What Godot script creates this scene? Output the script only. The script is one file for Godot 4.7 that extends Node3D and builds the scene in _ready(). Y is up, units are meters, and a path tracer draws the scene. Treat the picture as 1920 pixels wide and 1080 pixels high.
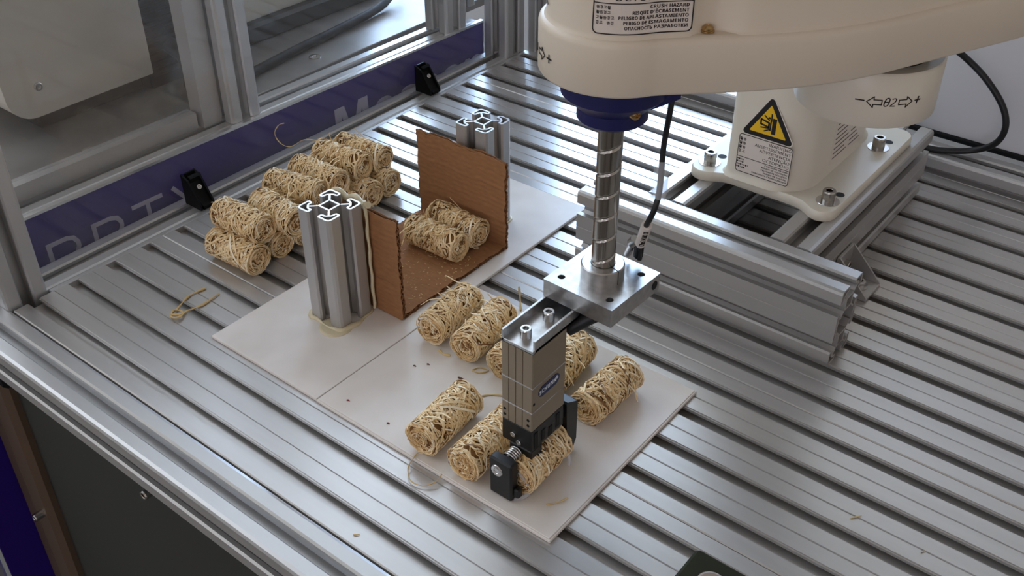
extends Node3D

var M := {}
var used := {}
var rng := RandomNumberGenerator.new()

# ------------------------------------------------------------------ mesh builder
class MB:
	var st := SurfaceTool.new()
	func _init():
		st.begin(Mesh.PRIMITIVE_TRIANGLES)
		st.set_smooth_group(-1)
	func g(n):
		st.set_smooth_group(n)
	func col(c: Color):
		st.set_color(c)
	func tri(a, b, c):          # counter-clockwise seen from outside
		st.add_vertex(a); st.add_vertex(c); st.add_vertex(b)
	func quad(a, b, c, d):
		tri(a, b, c); tri(a, c, d)
	func cface(p, ctr):         # a convex face turned away from ctr
		var n: Vector3 = (p[1] - p[0]).cross(p[2] - p[0])
		var m := Vector3.ZERO
		for q in p: m += q
		m /= p.size()
		var flip: bool = n.dot(m - ctr) < 0
		for i in range(1, p.size() - 1):
			if flip: tri(p[0], p[i + 1], p[i])
			else: tri(p[0], p[i], p[i + 1])
	func box(c: Vector3, s: Vector3, b := 0.0, r := Basis.IDENTITY):
		var h := s / 2
		b = minf(b, minf(h.x, minf(h.y, h.z)) * 0.9)
		var P := {}
		for sx in [-1, 1]:
			for sy in [-1, 1]:
				for sz in [-1, 1]:
					for k in 3:
						var v := Vector3(sx * (h.x - b), sy * (h.y - b), sz * (h.z - b))
						v[k] = [sx, sy, sz][k] * h[k]
						P[[sx, sy, sz, k]] = c + r * v
		for k in 3:
			for s1 in [-1, 1]:
				var f := []
				for q in [[-1, -1], [1, -1], [1, 1], [-1, 1]]:
					var t := [0, 0, 0]
					t[k] = s1; t[(k + 1) % 3] = q[0]; t[(k + 2) % 3] = q[1]
					f.append(P[[t[0], t[1], t[2], k]])
				cface(f, c)
		if b <= 0: return
		for k in 3:
			var i := (k + 1) % 3
			var j := (k + 2) % 3
			for si in [-1, 1]:
				for sj in [-1, 1]:
					var f := []
					for q in [[-1, i], [1, i], [1, j], [-1, j]]:
						var t := [0, 0, 0]
						t[k] = q[0]; t[i] = si; t[j] = sj
						f.append(P[[t[0], t[1], t[2], q[1]]])
					cface(f, c)
		for sx in [-1, 1]:
			for sy in [-1, 1]:
				for sz in [-1, 1]:
					cface([P[[sx, sy, sz, 0]], P[[sx, sy, sz, 1]], P[[sx, sy, sz, 2]]], c)
	func bb(x0, x1, y0, y1, z0, z1, b := 0.0):
		box(Vector3(x0 + x1, y0 + y1, z0 + z1) / 2, Vector3(absf(x1 - x0), absf(y1 - y0), absf(z1 - z0)), b)
	func lathe(prof, segs: int, t := Transform3D.IDENTITY, soft := false):
		for i in prof.size() - 1:
			var a: Vector2 = prof[i]
			var b: Vector2 = prof[i + 1]
			g(1 if soft else i + 1)
			for k in segs:
				var p := TAU * k / segs
				var q := TAU * (k + 1) / segs
				var v0 := t * Vector3(a.x * cos(p), a.y, a.x * sin(p))
				var v1 := t * Vector3(a.x * cos(q), a.y, a.x * sin(q))
				var w0 := t * Vector3(b.x * cos(p), b.y, b.x * sin(p))
				var w1 := t * Vector3(b.x * cos(q), b.y, b.x * sin(q))
				if a.x > 1e-7: tri(v1, v0, w0)
				if b.x > 1e-7: tri(v1, w0, w1)
		g(-1)
	func tube(path, r, sides := 8, caps := true):
		var n: int = path.size()
		var up := Vector3.UP
		var rings := []
		for i in n:
			var d: Vector3 = (path[mini(i + 1, n - 1)] - path[maxi(i - 1, 0)]).normalized()
			if i == 0 and absf(d.dot(up)) > 0.9: up = Vector3.RIGHT
			var s := d.cross(up).normalized()
			up = s.cross(d).normalized()
			var rad: float = r[i] if r is Array else r
			var ring := []
			for k in sides:
				var a := TAU * k / sides
				ring.append(path[i] + (s * cos(a) + up * sin(a)) * rad)
			rings.append(ring)
		g(1)
		for i in n - 1:
			for k in sides:
				var k2 := (k + 1) % sides
				quad(rings[i][k2], rings[i][k], rings[i + 1][k], rings[i + 1][k2])
		g(-1)
		if caps:
			for k in range(1, sides - 1):
				tri(rings[0][0], rings[0][k], rings[0][k + 1])
				tri(rings[n - 1][0], rings[n - 1][k + 1], rings[n - 1][k])
	# prism of a polygon in the plane (u, v), from o along w = u x v
	func prism(poly, o: Vector3, u: Vector3, v: Vector3, l: float, smooth := false, caps := true):
		var pl := PackedVector2Array(poly)
		if Geometry2D.is_polygon_clockwise(pl): pl.reverse()
		var w := u.cross(v).normalized() * l
		var n := pl.size()
		if smooth: g(1)
		for i in n:
			var a := o + u * pl[i].x + v * pl[i].y
			var j := (i + 1) % n
			var b := o + u * pl[j].x + v * pl[j].y
			quad(a, b, b + w, a + w)
		g(-1)
		if not caps: return
		var ix := Geometry2D.triangulate_polygon(pl)
		for i in range(0, ix.size(), 3):
			var q := []
			for k in 3: q.append(o + u * pl[ix[i + k]].x + v * pl[ix[i + k]].y)
			if (q[1] - q[0]).cross(q[2] - q[0]).dot(w) < 0: q = [q[0], q[2], q[1]]
			tri(q[0] + w, q[1] + w, q[2] + w)
			tri(q[0], q[2], q[1])
	# thin wall along a polyline
	func wall(line, closed: bool, t: float, o: Vector3, u: Vector3, v: Vector3, l: float):
		var n: int = line.size()
		var L := []
		var R := []
		for i in n:
			var p: Vector2 = line[i]
			var a: Vector2 = line[(i - 1 + n) % n] if closed or i > 0 else p
			var b: Vector2 = line[(i + 1) % n] if closed or i < n - 1 else p
			var d1: Vector2 = (p - a).normalized() if p != a else (b - p).normalized()
			var d2: Vector2 = (b - p).normalized() if p != b else d1
			var m := (d1 + d2).normalized()
			var nn := Vector2(-m.y, m.x)
			var s := t / 2 / maxf(0.4, nn.dot(Vector2(-d1.y, d1.x)))
			L.append(p + nn * s); R.append(p - nn * s)
		var w := u.cross(v).normalized() * l
		var P := func(q): return o + u * q.x + v * q.y
		for i in (n if closed else n - 1):
			var j := (i + 1) % n
			var la: Vector3 = P.call(L[i]); var lb: Vector3 = P.call(L[j])
			var ra: Vector3 = P.call(R[i]); var rb: Vector3 = P.call(R[j])
			quad(ra, rb, rb + w, ra + w)
			quad(lb, la, la + w, lb + w)
			quad(ra + w, rb + w, lb + w, la + w)
			quad(la, lb, rb, ra)
		if not closed:
			var a: Vector3 = P.call(L[0]); var b: Vector3 = P.call(R[0])
			quad(a, b, b + w, a + w)
			a = P.call(L[n - 1]); b = P.call(R[n - 1])
			quad(b, a, a + w, b + w)
	# plate with round holes: polygon in (u, v), thickness l along u x v
	func holed(poly, holes, o: Vector3, u: Vector3, v: Vector3, l: float):
		prism(poly, o, u, v, l, false, false)
		var w := u.cross(v).normalized() * l
		var xs := []
		var lo := Vector2(1e9, 1e9); var hi := -lo
		for p in poly: lo = lo.min(p); hi = hi.max(p)
		for h in holes:
			if not xs.has(h[0].x): xs.append(h[0].x)
		xs.append(lo.x); xs.append(hi.x); xs.sort()
		var circles := []
		for h in holes:
			var c := PackedVector2Array()
			for k in 20: c.append(h[0] + Vector2(cos(TAU * k / 20), sin(TAU * k / 20)) * h[1])
			circles.append(c)
			for k in 20:
				var a: Vector3 = o + u * c[k].x + v * c[k].y
				var b: Vector3 = o + u * c[(k + 1) % 20].x + v * c[(k + 1) % 20].y
				quad(b, a, a + w, b + w)
		for i in xs.size() - 1:
			var strip := PackedVector2Array([Vector2(xs[i], lo.y - 1), Vector2(xs[i + 1], lo.y - 1), Vector2(xs[i + 1], hi.y + 1), Vector2(xs[i], hi.y + 1)])
			var parts: Array = Geometry2D.intersect_polygons(PackedVector2Array(poly), strip)
			for c in circles:
				var nx := []
				for p in parts:
					for q in Geometry2D.clip_polygons(p, c): nx.append(q)
				parts = nx
			for p in parts:
				var ix := Geometry2D.triangulate_polygon(p)
				for t in range(0, ix.size(), 3):
					var q := []
					for k in 3: q.append(o + u * p[ix[t + k]].x + v * p[ix[t + k]].y)
					if (q[1] - q[0]).cross(q[2] - q[0]).dot(w) < 0: q = [q[0], q[2], q[1]]
					tri(q[0] + w, q[1] + w, q[2] + w)
					tri(q[0], q[2], q[1])
	# rings of equal size, stacked; first and last are capped
	func loft(rings, smooth := true, caps := true):
		var n: int = rings[0].size()
		if smooth: g(1)
		for i in rings.size() - 1:
			for k in n:
				var j := (k + 1) % n
				quad(rings[i][j], rings[i][k], rings[i + 1][k], rings[i + 1][j])
		g(-1)
		if caps:
			for e in [0, rings.size() - 1]:
				var pl := PackedVector2Array()
				for p in rings[e]: pl.append(Vector2(p.x, p.z))
				var ix := Geometry2D.triangulate_polygon(pl)
				for t in range(0, ix.size(), 3):
					var q := [rings[e][ix[t]], rings[e][ix[t + 1]], rings[e][ix[t + 2]]]
					var upw: bool = (q[1] - q[0]).cross(q[2] - q[0]).y > 0
					if upw != (e != 0): q = [q[0], q[2], q[1]]
					tri(q[0], q[1], q[2])
	func text(s: String, h: float, map: Callable, bold := false, align := HORIZONTAL_ALIGNMENT_CENTER, squeeze := 1.0, d := 0.0002, mono := false):
		var tm := TextMesh.new()
		var f := SystemFont.new()
		f.font_names = PackedStringArray(["Droid Sans Mono" if mono else "Droid Sans"])
		f.font_weight = 700 if bold else 400
		tm.font = f
		tm.text = s
		tm.font_size = 64
		var k := h / 0.457
		tm.pixel_size = 0.01
		tm.depth = d / k
		tm.curve_step = 2.0
		tm.horizontal_alignment = align
		tm.vertical_alignment = VERTICAL_ALIGNMENT_CENTER
		var arr := tm.get_mesh_arrays()
		var vs: PackedVector3Array = arr[Mesh.ARRAY_VERTEX]
		var ix: PackedInt32Array = arr[Mesh.ARRAY_INDEX] if arr[Mesh.ARRAY_INDEX] != null else PackedInt32Array(range(vs.size()))
		for i in ix:
			var v := vs[i]
			st.add_vertex(map.call(v.x * squeeze * k, v.y * k, v.z * k))
	# strokes of a drawn sign, each [x0, y0, x1, y1], of width w
	func strokes(list, w: float, map: Callable, d := 0.0002):
		for s in list:
			var a := Vector2(s[0], s[1]); var b := Vector2(s[2], s[3])
			var n := (b - a).normalized().orthogonal() * w / 2
			var e := (b - a).normalized() * w * 0.3
			var cnt := maxi(1, int((b - a).length() / 0.004))
			for k in cnt:
				var p := (a - e).lerp(b + e, float(k) / cnt); var q := (a - e).lerp(b + e, float(k + 1) / cnt)
				var c := [p + n, p - n, q - n, q + n]
				var t := []
				var u := []
				for z in c:
					t.append(map.call(z.x, z.y, d)); u.append(map.call(z.x, z.y, 0.0))
				var m: Vector3 = (t[0] + t[1] + t[2] + t[3] + u[0] + u[1] + u[2] + u[3]) / 8
				cface(t, m)
				for i in 4: cface([t[i], t[(i + 1) % 4], u[(i + 1) % 4], u[i]], m)
	func mesh() -> ArrayMesh:
		st.generate_normals()
		return st.commit()

# ------------------------------------------------------------------ scene helpers
func numbered(n: String) -> String:
	if not used.has(n):
		used[n] = 0
		return n
	used[n] += 1
	return "%s_%03d" % [n, used[n]]

func tag(o, label := "", category := "", group := "", kind := ""):
	if label: o.set_meta("label", label)
	if category: o.set_meta("category", category)
	if group: o.set_meta("group", group)
	if kind: o.set_meta("kind", kind)
	return o

func thing(called: String, label: String, category: String, at := Vector3.ZERO, group := "") -> Node3D:
	var o := Node3D.new()
	o.name = numbered(called)
	add_child(o)
	o.position = at
	return tag(o, label, category, group)

func obj(called: String, mb, mat: Material, parent: Node = self) -> MeshInstance3D:
	var o := MeshInstance3D.new()
	o.mesh = mb.mesh() if mb is MB else mb
	o.material_override = mat
	if parent == self:
		o.name = numbered(called)
		add_child(o)
	else:
		o.name = called
		parent.add_child(o, true)
		var t := Transform3D.IDENTITY
		var q := parent
		while q != self:
			t = q.transform * t
			q = q.get_parent()
		o.transform = t.affine_inverse()      # parts are drawn in scene coordinates
	o.cast_shadow = GeometryInstance3D.SHADOW_CASTING_SETTING_ON
	return o

func struct(called: String, mb, mat: Material, label := "", category := "") -> MeshInstance3D:
	return tag(obj(called, mb, mat), label, category, "", "structure")

func mat(c: Color, rough := 0.6, metal := 0.0, spec := 0.5) -> StandardMaterial3D:
	var m := StandardMaterial3D.new()
	m.albedo_color = c
	m.roughness = rough
	m.metallic = metal
	m.metallic_specular = spec
	return m

func noise_tex(freq: float, c0: Color, c1: Color, octaves := 3, size := 512, seed_ := 1, normal := false) -> NoiseTexture2D:
	var n := FastNoiseLite.new()
	n.seed = seed_
	n.frequency = freq
	n.fractal_octaves = octaves
	var t := NoiseTexture2D.new()
	t.width = size
	t.height = size
	t.seamless = true
	t.noise = n
	t.as_normal_map = normal
	if not normal:
		var gr := Gradient.new()
		gr.set_color(0, c0)
		gr.set_color(1, c1)
		t.color_ramp = gr
	return t

func tri_tex(m: StandardMaterial3D, tex: Texture2D, sc: Vector3):
	m.albedo_texture = tex
	m.uv1_triplanar = true
	m.uv1_world_triplanar = true
	m.uv1_scale = sc
	return m

func materials():
	M.plate = mat(Color(0.76, 0.75, 0.74), 0.31, 0.62)
	M.plate.roughness_texture = noise_tex(0.01, Color(0.92, 0.92, 0.92), Color(1, 1, 1), 4, 512, 3)
	tri_tex(M.plate, noise_tex(0.012, Color(0.97, 0.97, 0.97), Color(1, 1, 1), 4, 512, 5), Vector3(0.8, 6, 14))
	M.rail = mat(Color(0.74, 0.735, 0.73), 0.36, 0.65)
	M.post = mat(Color(0.70, 0.69, 0.68), 0.40, 0.6)
	M.leg = mat(Color(0.40, 0.33, 0.27), 0.5, 0.4)
	M.saw = mat(Color(0.92, 0.92, 0.92), 0.28, 0.9)
	M.milled = mat(Color(0.80, 0.80, 0.80), 0.30, 0.95)
	tri_tex(M.milled, noise_tex(0.03, Color(0.86, 0.86, 0.86), Color(1, 1, 1), 3, 512, 8), Vector3(9, 9, 9))
	M.steel = mat(Color(0.66, 0.645, 0.62), 0.22, 1.0)
	M.grip = mat(Color(0.58, 0.525, 0.45), 0.40, 0.55)
	M.chrome = mat(Color(0.80, 0.80, 0.80), 0.18, 1.0)
	M.brass = mat(Color(0.72, 0.60, 0.42), 0.22, 1.0)
	M.dark = mat(Color(0.02, 0.02, 0.022), 0.8)  # near-black for the shade inside holes and slits
	M.black = mat(Color(0.025, 0.026, 0.03), 0.55, 0.0, 0.3)
	M.blackm = mat(Color(0.045, 0.047, 0.05), 0.45)
	M.white = mat(Color(0.82, 0.77, 0.70), 0.42)
	M.whiteB = mat(Color(0.83, 0.80, 0.74), 0.36)
	M.sticker = mat(Color(0.84, 0.80, 0.76), 0.5)
	M.ink = mat(Color(0.07, 0.05, 0.05), 0.7)
	M.inkb = mat(Color(0.10, 0.07, 0.07), 0.7)
	M.printgrey = mat(Color(0.36, 0.33, 0.31), 0.7)
	M.yellow = mat(Color(0.88, 0.70, 0.06), 0.5)
	M.blue = mat(Color(0.03, 0.05, 0.30), 0.4)
	M.logo = mat(Color(0.03, 0.10, 0.30), 0.4)
	M.logoText = mat(Color(0.85, 0.87, 0.9), 0.5)
	M.board = mat(Color(0.90, 0.875, 0.85), 0.42)
	tri_tex(M.board, noise_tex(0.006, Color(0.94, 0.93, 0.92), Color(1, 1, 1), 3, 512, 4), Vector3(5, 5, 5))
	M.glue = mat(Color(0.80, 0.75, 0.62), 0.3)
	M.card = mat(Color(0.63, 0.44, 0.28), 0.85)
	tri_tex(M.card, noise_tex(0.03, Color(0.86, 0.86, 0.86), Color(1, 1, 1), 4, 512, 9), Vector3(6, 18, 18))
	M.flute = mat(Color(0.50, 0.34, 0.20), 0.9)
	M.wool = mat(Color(1, 1, 1), 0.7)
	M.wool.vertex_color_use_as_albedo = true
	M.woolcore = mat(Color(0.55, 0.39, 0.21), 0.9)  # darker than the strands, to deepen the gaps between them
	M.shred = mat(Color(0.82, 0.71, 0.50), 0.75)
	M.shredDark = mat(Color(0.36, 0.24, 0.14), 0.8)
	M.red = mat(Color(0.50, 0.08, 0.12), 0.8)
	M.banner = mat(Color(0.17, 0.10, 0.43), 0.6, 0.0, 0.2)
	M.bannerText = mat(Color(0.68, 0.66, 0.74), 0.5)
	M.glass = mat(Color(1, 1, 1, 0.03), 0.0, 0.0, 0.36)
	M.glass.transparency = BaseMaterial3D.TRANSPARENCY_ALPHA
	M.tint = mat(Color(0.10, 0.08, 0.06, 0.12), 0.05, 0.0, 0.36)
	M.tint.transparency = BaseMaterial3D.TRANSPARENCY_ALPHA
	M.cabinet = mat(Color(0.17, 0.175, 0.16), 0.65)
	M.steelfloor = mat(Color(0.60, 0.585, 0.57), 0.42, 0.6)
	tri_tex(M.steelfloor, noise_tex(0.01, Color(0.85, 0.84, 0.83), Color(1, 1, 1), 4, 512, 12), Vector3(2, 2, 2))
	M.backpanel = mat(Color(0.78, 0.78, 0.79), 0.6)
	M.cable = mat(Color(0.03, 0.032, 0.05), 0.5)
	M.sleeve = mat(Color(0.85, 0.86, 0.88, 0.35), 0.3)
	M.sleeve.transparency = BaseMaterial3D.TRANSPARENCY_ALPHA
	M.darkgreen = mat(Color(0.17, 0.17, 0.12), 0.85, 0.0, 0.2)
	M.tan = mat(Color(0.52, 0.44, 0.36), 0.6)
	M.wallp = mat(Color(0.87, 0.81, 0.74), 0.9)
	M.ceil = mat(Color(0.90, 0.83, 0.75), 0.95)
	M.floor = mat(Color(0.30, 0.255, 0.20), 0.7)
	M.lamp = mat(Color(0.9, 0.9, 0.9), 0.6)  # for the ceiling panel out of view
	M.lamp.emission_enabled = true
	M.lamp.emission = Color(0.88, 0.93, 1.0)
	M.lamp.emission_energy_multiplier = 0.1
	M.frame = mat(Color(0.75, 0.75, 0.76), 0.5)
	M.vent = mat(Color(0.30, 0.32, 0.40), 0.7)

# ------------------------------------------------------------------ aluminium profile walls (units: metres, cell = 40 mm)
func corner_piece(ox: float, oy: float, sx: float, sy: float) -> Array:
	var pts := [[12.6, 0.9], [13.6, 2.0], [13.4, 4.4], [12.2, 5.0], [10.4, 4.9], [8.6, 5.6], [5.6, 8.6], [4.9, 10.4], [5.0, 12.2], [4.4, 13.4], [2.0, 13.6], [0.9, 12.6], [0.9, 3.6], [1.7, 1.7], [3.6, 0.9]]
	var out := []
	for p in pts: out.append(Vector2(ox + sx * p[0], oy + sy * p[1]) * 0.001)
	return out

func profile_lines(nx: int, ny: int) -> Array:    # list of [polyline in metres, closed, thickness]
	var out := []
	var W := nx * 40.0
	var H := ny * 40.0
	for c in [[0.0, 0.0, 1.0, 1.0], [W, 0.0, -1.0, 1.0], [0.0, H, 1.0, -1.0], [W, H, -1.0, -1.0]]:
		out.append([corner_piece(c[0], c[1], c[2], c[3]), true, 0.0019])
	for i in nx:
		for j in ny:
			var cx := i * 40 + 20.0
			var cy := j * 40 + 20.0
			var sq := []
			for q in [[-6.2, -6.2], [6.2, -6.2], [6.2, 6.2], [-6.2, 6.2]]: sq.append(Vector2(cx + q[0], cy + q[1]) * 0.001)
			out.append([sq, true, 0.0018])
			for q in [[-1, -1], [1, -1], [1, 1], [-1, 1]]:
				out.append([[Vector2(cx + q[0] * 7.0, cy + q[1] * 7.0) * 0.001, Vector2(cx + q[0] * 12.6, cy + q[1] * 12.6) * 0.001], false, 0.0018])
	for j in range(1, ny):                          # wide lips between two slots on the long sides
		for side in [0, 1]:
			var y := j * 40.0
			var b := []
			for q in [[0.9, -13.6], [0.9, -0.8], [1.9, 0], [0.9, 0.8], [0.9, 13.6], [4.2, 13.6], [4.2, -13.6]]:
				b.append(Vector2(q[0] if side == 0 else W - q[0], y + q[1]) * 0.001)
			out.append([b, true, 0.0018])
	for i in range(1, nx):
		for side in [0, 1]:
			var x := i * 40.0
			var b := []
			for q in [[0.9, -13.6], [0.9, -0.8], [1.9, 0], [0.9, 0.8], [0.9, 13.6], [4.2, 13.6], [4.2, -13.6]]:
				b.append(Vector2(x + q[1], q[0] if side == 0 else H - q[0]) * 0.001)
			out.append([b, true, 0.0018])
	return out

# o is the corner of the section, u and v its sides, the profile runs along u x v
func profile(called: String, nx: int, ny: int, o: Vector3, u: Vector3, v: Vector3, l: float, m: Material, parent: Node) -> MeshInstance3D:
	var b := MB.new()
	var w0 := u.cross(v).normalized() * 0.00004
	for w in profile_lines(nx, ny): b.wall(w[0], w[1], w[2], o if w[1] else o + w0, u, v, l if w[1] else l - 0.00008)
	return obj(called, b, m, parent)

func bolt(parent: Node, at: Vector3, dir: Vector3, r: float, h: float, m: Material, called := "screw"):
	var t := Transform3D(Basis(Quaternion(Vector3.UP, dir.normalized())), at)
	var b := MB.new()
	b.lathe([Vector2(0, -0.001), Vector2(r, -0.001), Vector2(r, h * 0.88), Vector2(r * 0.9, h), Vector2(r * 0.56, h), Vector2(r * 0.5, h * 0.95)], 20, t)
	b.lathe([Vector2(r * 0.5, h * 0.95), Vector2(r * 0.5, h * 0.35), Vector2(0, h * 0.35)], 6, t)
	return obj(called, b, m, parent)

func _ready():
	rng.seed = 7
	setup_view()
	materials()
	room()
	worktable()
	glass_wall()
	neighbour()
	stand()
	robot()
	gripper()
	boards()
	trough()
	rolls()
	small_things()

func setup_view():
	var cam := Camera3D.new()
	cam.name = "camera"
	cam.keep_aspect = Camera3D.KEEP_HEIGHT
	cam.fov = 31.143
	cam.near = 0.01
	cam.far = 60
	cam.transform = Transform3D(Basis(Vector3(0.78321, 0.00017, -0.62175), Vector3(-0.36189, 0.8133, -0.45565), Vector3(0.5056, 0.58187, 0.63705)).orthonormalized(), Vector3(0.48682, 0.55695, 0.5813))
	add_child(cam)
	cam.current = true
	var sky := ProceduralSkyMaterial.new()
	sky.sky_top_color = Color(0.62, 0.74, 0.95)
	sky.sky_horizon_color = Color(0.86, 0.91, 1.0)
	sky.ground_bottom_color = Color(0.34, 0.33, 0.31)
	sky.ground_horizon_color = Color(0.62, 0.64, 0.66)
	sky.sky_curve = 0.12
	sky.sky_energy_multiplier = 1.0
	var s := Sky.new()
	s.sky_material = sky
	var e := Environment.new()
	e.background_mode = Environment.BG_SKY
	e.sky = s
	e.background_energy_multiplier = 2.5
	e.tonemap_mode = Environment.TONE_MAPPER_LINEAR
	e.tonemap_exposure = 1.08
	e.sdfgi_enabled = true
	e.ssao_enabled = true
	e.ssil_enabled = true
	var we := WorldEnvironment.new()
	we.name = "environment"
	we.environment = e
	add_child(we)
	# unseen windows and ceiling panel, placed to light slats, board and arm
	for q in [["unseen_window_daylight", Vector2(3.7, 2.15), Color(0.72, 0.85, 1.0), 31.0, Transform3D(Basis(Vector3.UP, PI), Vector3(-2.92, 1.13, -3.12))],  # out of view, placed for the bright reflections on the back slats
			["unseen_low_window_light", Vector2(1.3, 1.3), Color(0.78, 0.88, 1.0), 4.0, Transform3D(Basis(Vector3.UP, PI), Vector3(-0.2, 0.72, -3.12))],  # out of view, placed to brighten the right slats
			["unseen_ceiling_panel_light", Vector2(3.3, 4.6), Color(0.93, 0.96, 1.0), 8.0, Transform3D(Basis(Vector3.RIGHT, -PI / 2), Vector3(-3.0, 2.255, 0.65))],  # out of view, placed to light the left slats and the board
			["unseen_front_window_light", Vector2(1.5, 1.5), Color(1.0, 0.84, 0.68), 1.1, Transform3D(Basis.IDENTITY, Vector3(1.4, 0.9, 3.28))]]:  # out of view, placed to light the arm from the front
		var day := AreaLight3D.new()
		day.name = q[0]
		day.area_size = q[1]
		day.light_color = q[2]
		day.light_energy = q[3]
		day.area_range = 12.0
		day.area_attenuation = 2.0
		day.shadow_enabled = true
		day.transform = q[4]
		add_child(day)

# ------------------------------------------------------------------ room
func room():
	var b := MB.new()
	b.bb(-4.9, 3.4, -0.96, -0.86, -3.4, 3.4)
	struct("floor", b, M.floor, "dark workshop floor under the worktable", "floor")
	b = MB.new(); b.bb(-4.9, 3.4, 2.3, 2.4, -3.4, 3.4)
	struct("ceiling", b, M.ceil, "warm grey workshop ceiling above the machine", "ceiling")
	b = MB.new(); b.bb(-5.0, -4.9, -0.96, 2.4, -3.4, 3.4)
	struct("wall_left", b, M.wallp, "plain workshop wall on the left", "wall")
	b = MB.new(); b.bb(3.4, 3.5, -0.96, 2.4, -3.4, 3.4)
	struct("wall_right", b, M.wallp, "plain workshop wall on the right", "wall")
	b = MB.new()
	b.bb(-5.0, 0.6, -0.96, 2.4, 3.4, 3.5); b.bb(2.2, 3.5, -0.96, 2.4, 3.4, 3.5)
	b.bb(0.6, 2.2, -0.96, 0.1, 3.4, 3.5); b.bb(0.6, 2.2, 1.7, 2.4, 3.4, 3.5)
	struct("wall_front", b, M.wallp, "workshop wall out of view behind the viewer, its window opening placed to light the arm front", "wall")
	var x0 := -4.8; var x1 := -1.0; var y0 := 0.02; var y1 := 2.24  # unseen window opening, sized for the bright slat reflections
	b = MB.new()
	b.bb(-5.0, x0, -0.96, 2.4, -3.4, -3.25); b.bb(0.5, 3.5, -0.96, 2.4, -3.4, -3.25)
	b.bb(x1, -0.9, -0.96, 2.4, -3.4, -3.25); b.bb(-0.9, 0.5, -0.96, y0, -3.4, -3.25); b.bb(-0.9, 0.5, 1.42, 2.4, -3.4, -3.25)
	b.bb(x0, x1, -0.96, y0, -3.4, -3.25); b.bb(x0, x1, y1, 2.4, -3.4, -3.25)
	struct("wall_back", b, M.wallp, "workshop wall out of view, its window openings placed for the bright slat reflections", "wall")
	b = MB.new()
	b.bb(x0, x1, y0, y0 + 0.05, -3.35, -3.29); b.bb(x0, x1, y1 - 0.05, y1, -3.35, -3.29)
	for k in 4:
		var x := lerpf(x0 + 0.025, x1 - 0.025, k / 3.0)
		b.bb(x - 0.025, x + 0.025, y0, y1, -3.35, -3.29)
	b.bb(-0.9, 0.5, y0, y0 + 0.05, -3.35, -3.29); b.bb(-0.9, 0.5, 1.37, 1.42, -3.35, -3.29)  # unseen low window, placed for the sheen on the right slats
	struct("window_1", b, M.frame, "unseen three-bay window frame in the back wall, placed for the bright slat reflections", "window")
	b = MB.new()  # unseen window behind the camera, placed to light the arm front
	b.bb(0.6, 2.2, 0.1, 0.15, 3.42, 3.48); b.bb(0.6, 2.2, 1.65, 1.7, 3.42, 3.48)
	for x in [0.625, 1.4, 2.175]: b.bb(x - 0.025, x + 0.025, 0.1, 1.7, 3.42, 3.48)
	struct("window_2", b, M.frame, "unseen two-bay window frame behind the viewer, placed to light the arm front", "window")
	b = MB.new()
	b.bb(-4.65, -1.35, 2.262, 2.299, -1.65, 2.95, 0.004)  # unseen panel, placed for the cool sheen on the left slats
	tag(obj("unseen_ceiling_panel", b, M.lamp), "unseen cool white ceiling panel, placed to light the left slats and board", "lamp")

# ------------------------------------------------------------------ worktable
func plate_polys(z1: float) -> Array:
	# section of one 160 mm plate in (z, y), from its front edge z1 towards -z: the five slabs between four slots, and the sole
	var out := []
	var top := []
	var cuts := []
	for k in 4: cuts.append(z1 - 0.0200 - 0.04 * k)
	var t := 0.0034
	for k in 5:
		var a: float = z1 - 0.0002 if k == 0 else cuts[k - 1] - 0.0063
		var b: float = z1 - 0.1598 if k == 4 else cuts[k] + 0.0061
		var p := []
		if k == 0: p += [Vector2(a, -t), Vector2(a, -0.0009), Vector2(a - 0.0009, 0)]
		else: p += [Vector2(a + 0.0012, -t), Vector2(a + 0.0012, -0.0009), Vector2(a, -0.0009), Vector2(a, 0)]
		if k > 0 and k < 4:
			var m := (a + b) / 2
			p += [Vector2(m + 0.0009, 0), Vector2(m + 0.0005, -0.0009), Vector2(m - 0.0004, -0.0009), Vector2(m - 0.0008, 0)]
		if k == 4: p += [Vector2(b + 0.0009, 0), Vector2(b, -0.0009), Vector2(b, -t)]
		else: p += [Vector2(b, 0), Vector2(b, -0.0009), Vector2(b - 0.0010, -0.0009), Vector2(b - 0.0010, -t)]
		out.append(p)
	for k in 5:                                     # webs that carry the slabs
		var a: float = z1 - 0.0002 if k == 0 else cuts[k - 1] - 0.0105
		var b: float = z1 - 0.1598 if k == 4 else cuts[k] + 0.0105
		out.append([Vector2(a, -t), Vector2(b, -t), Vector2(b, -0.0076), Vector2(a, -0.0076)])
	out.append([Vector2(z1 - 0.0002, -0.0072), Vector2(z1 - 0.1598, -0.0072), Vector2(z1 - 0.1598, -0.016), Vector2(z1 - 0.0002, -0.016)])
	return out

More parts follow.
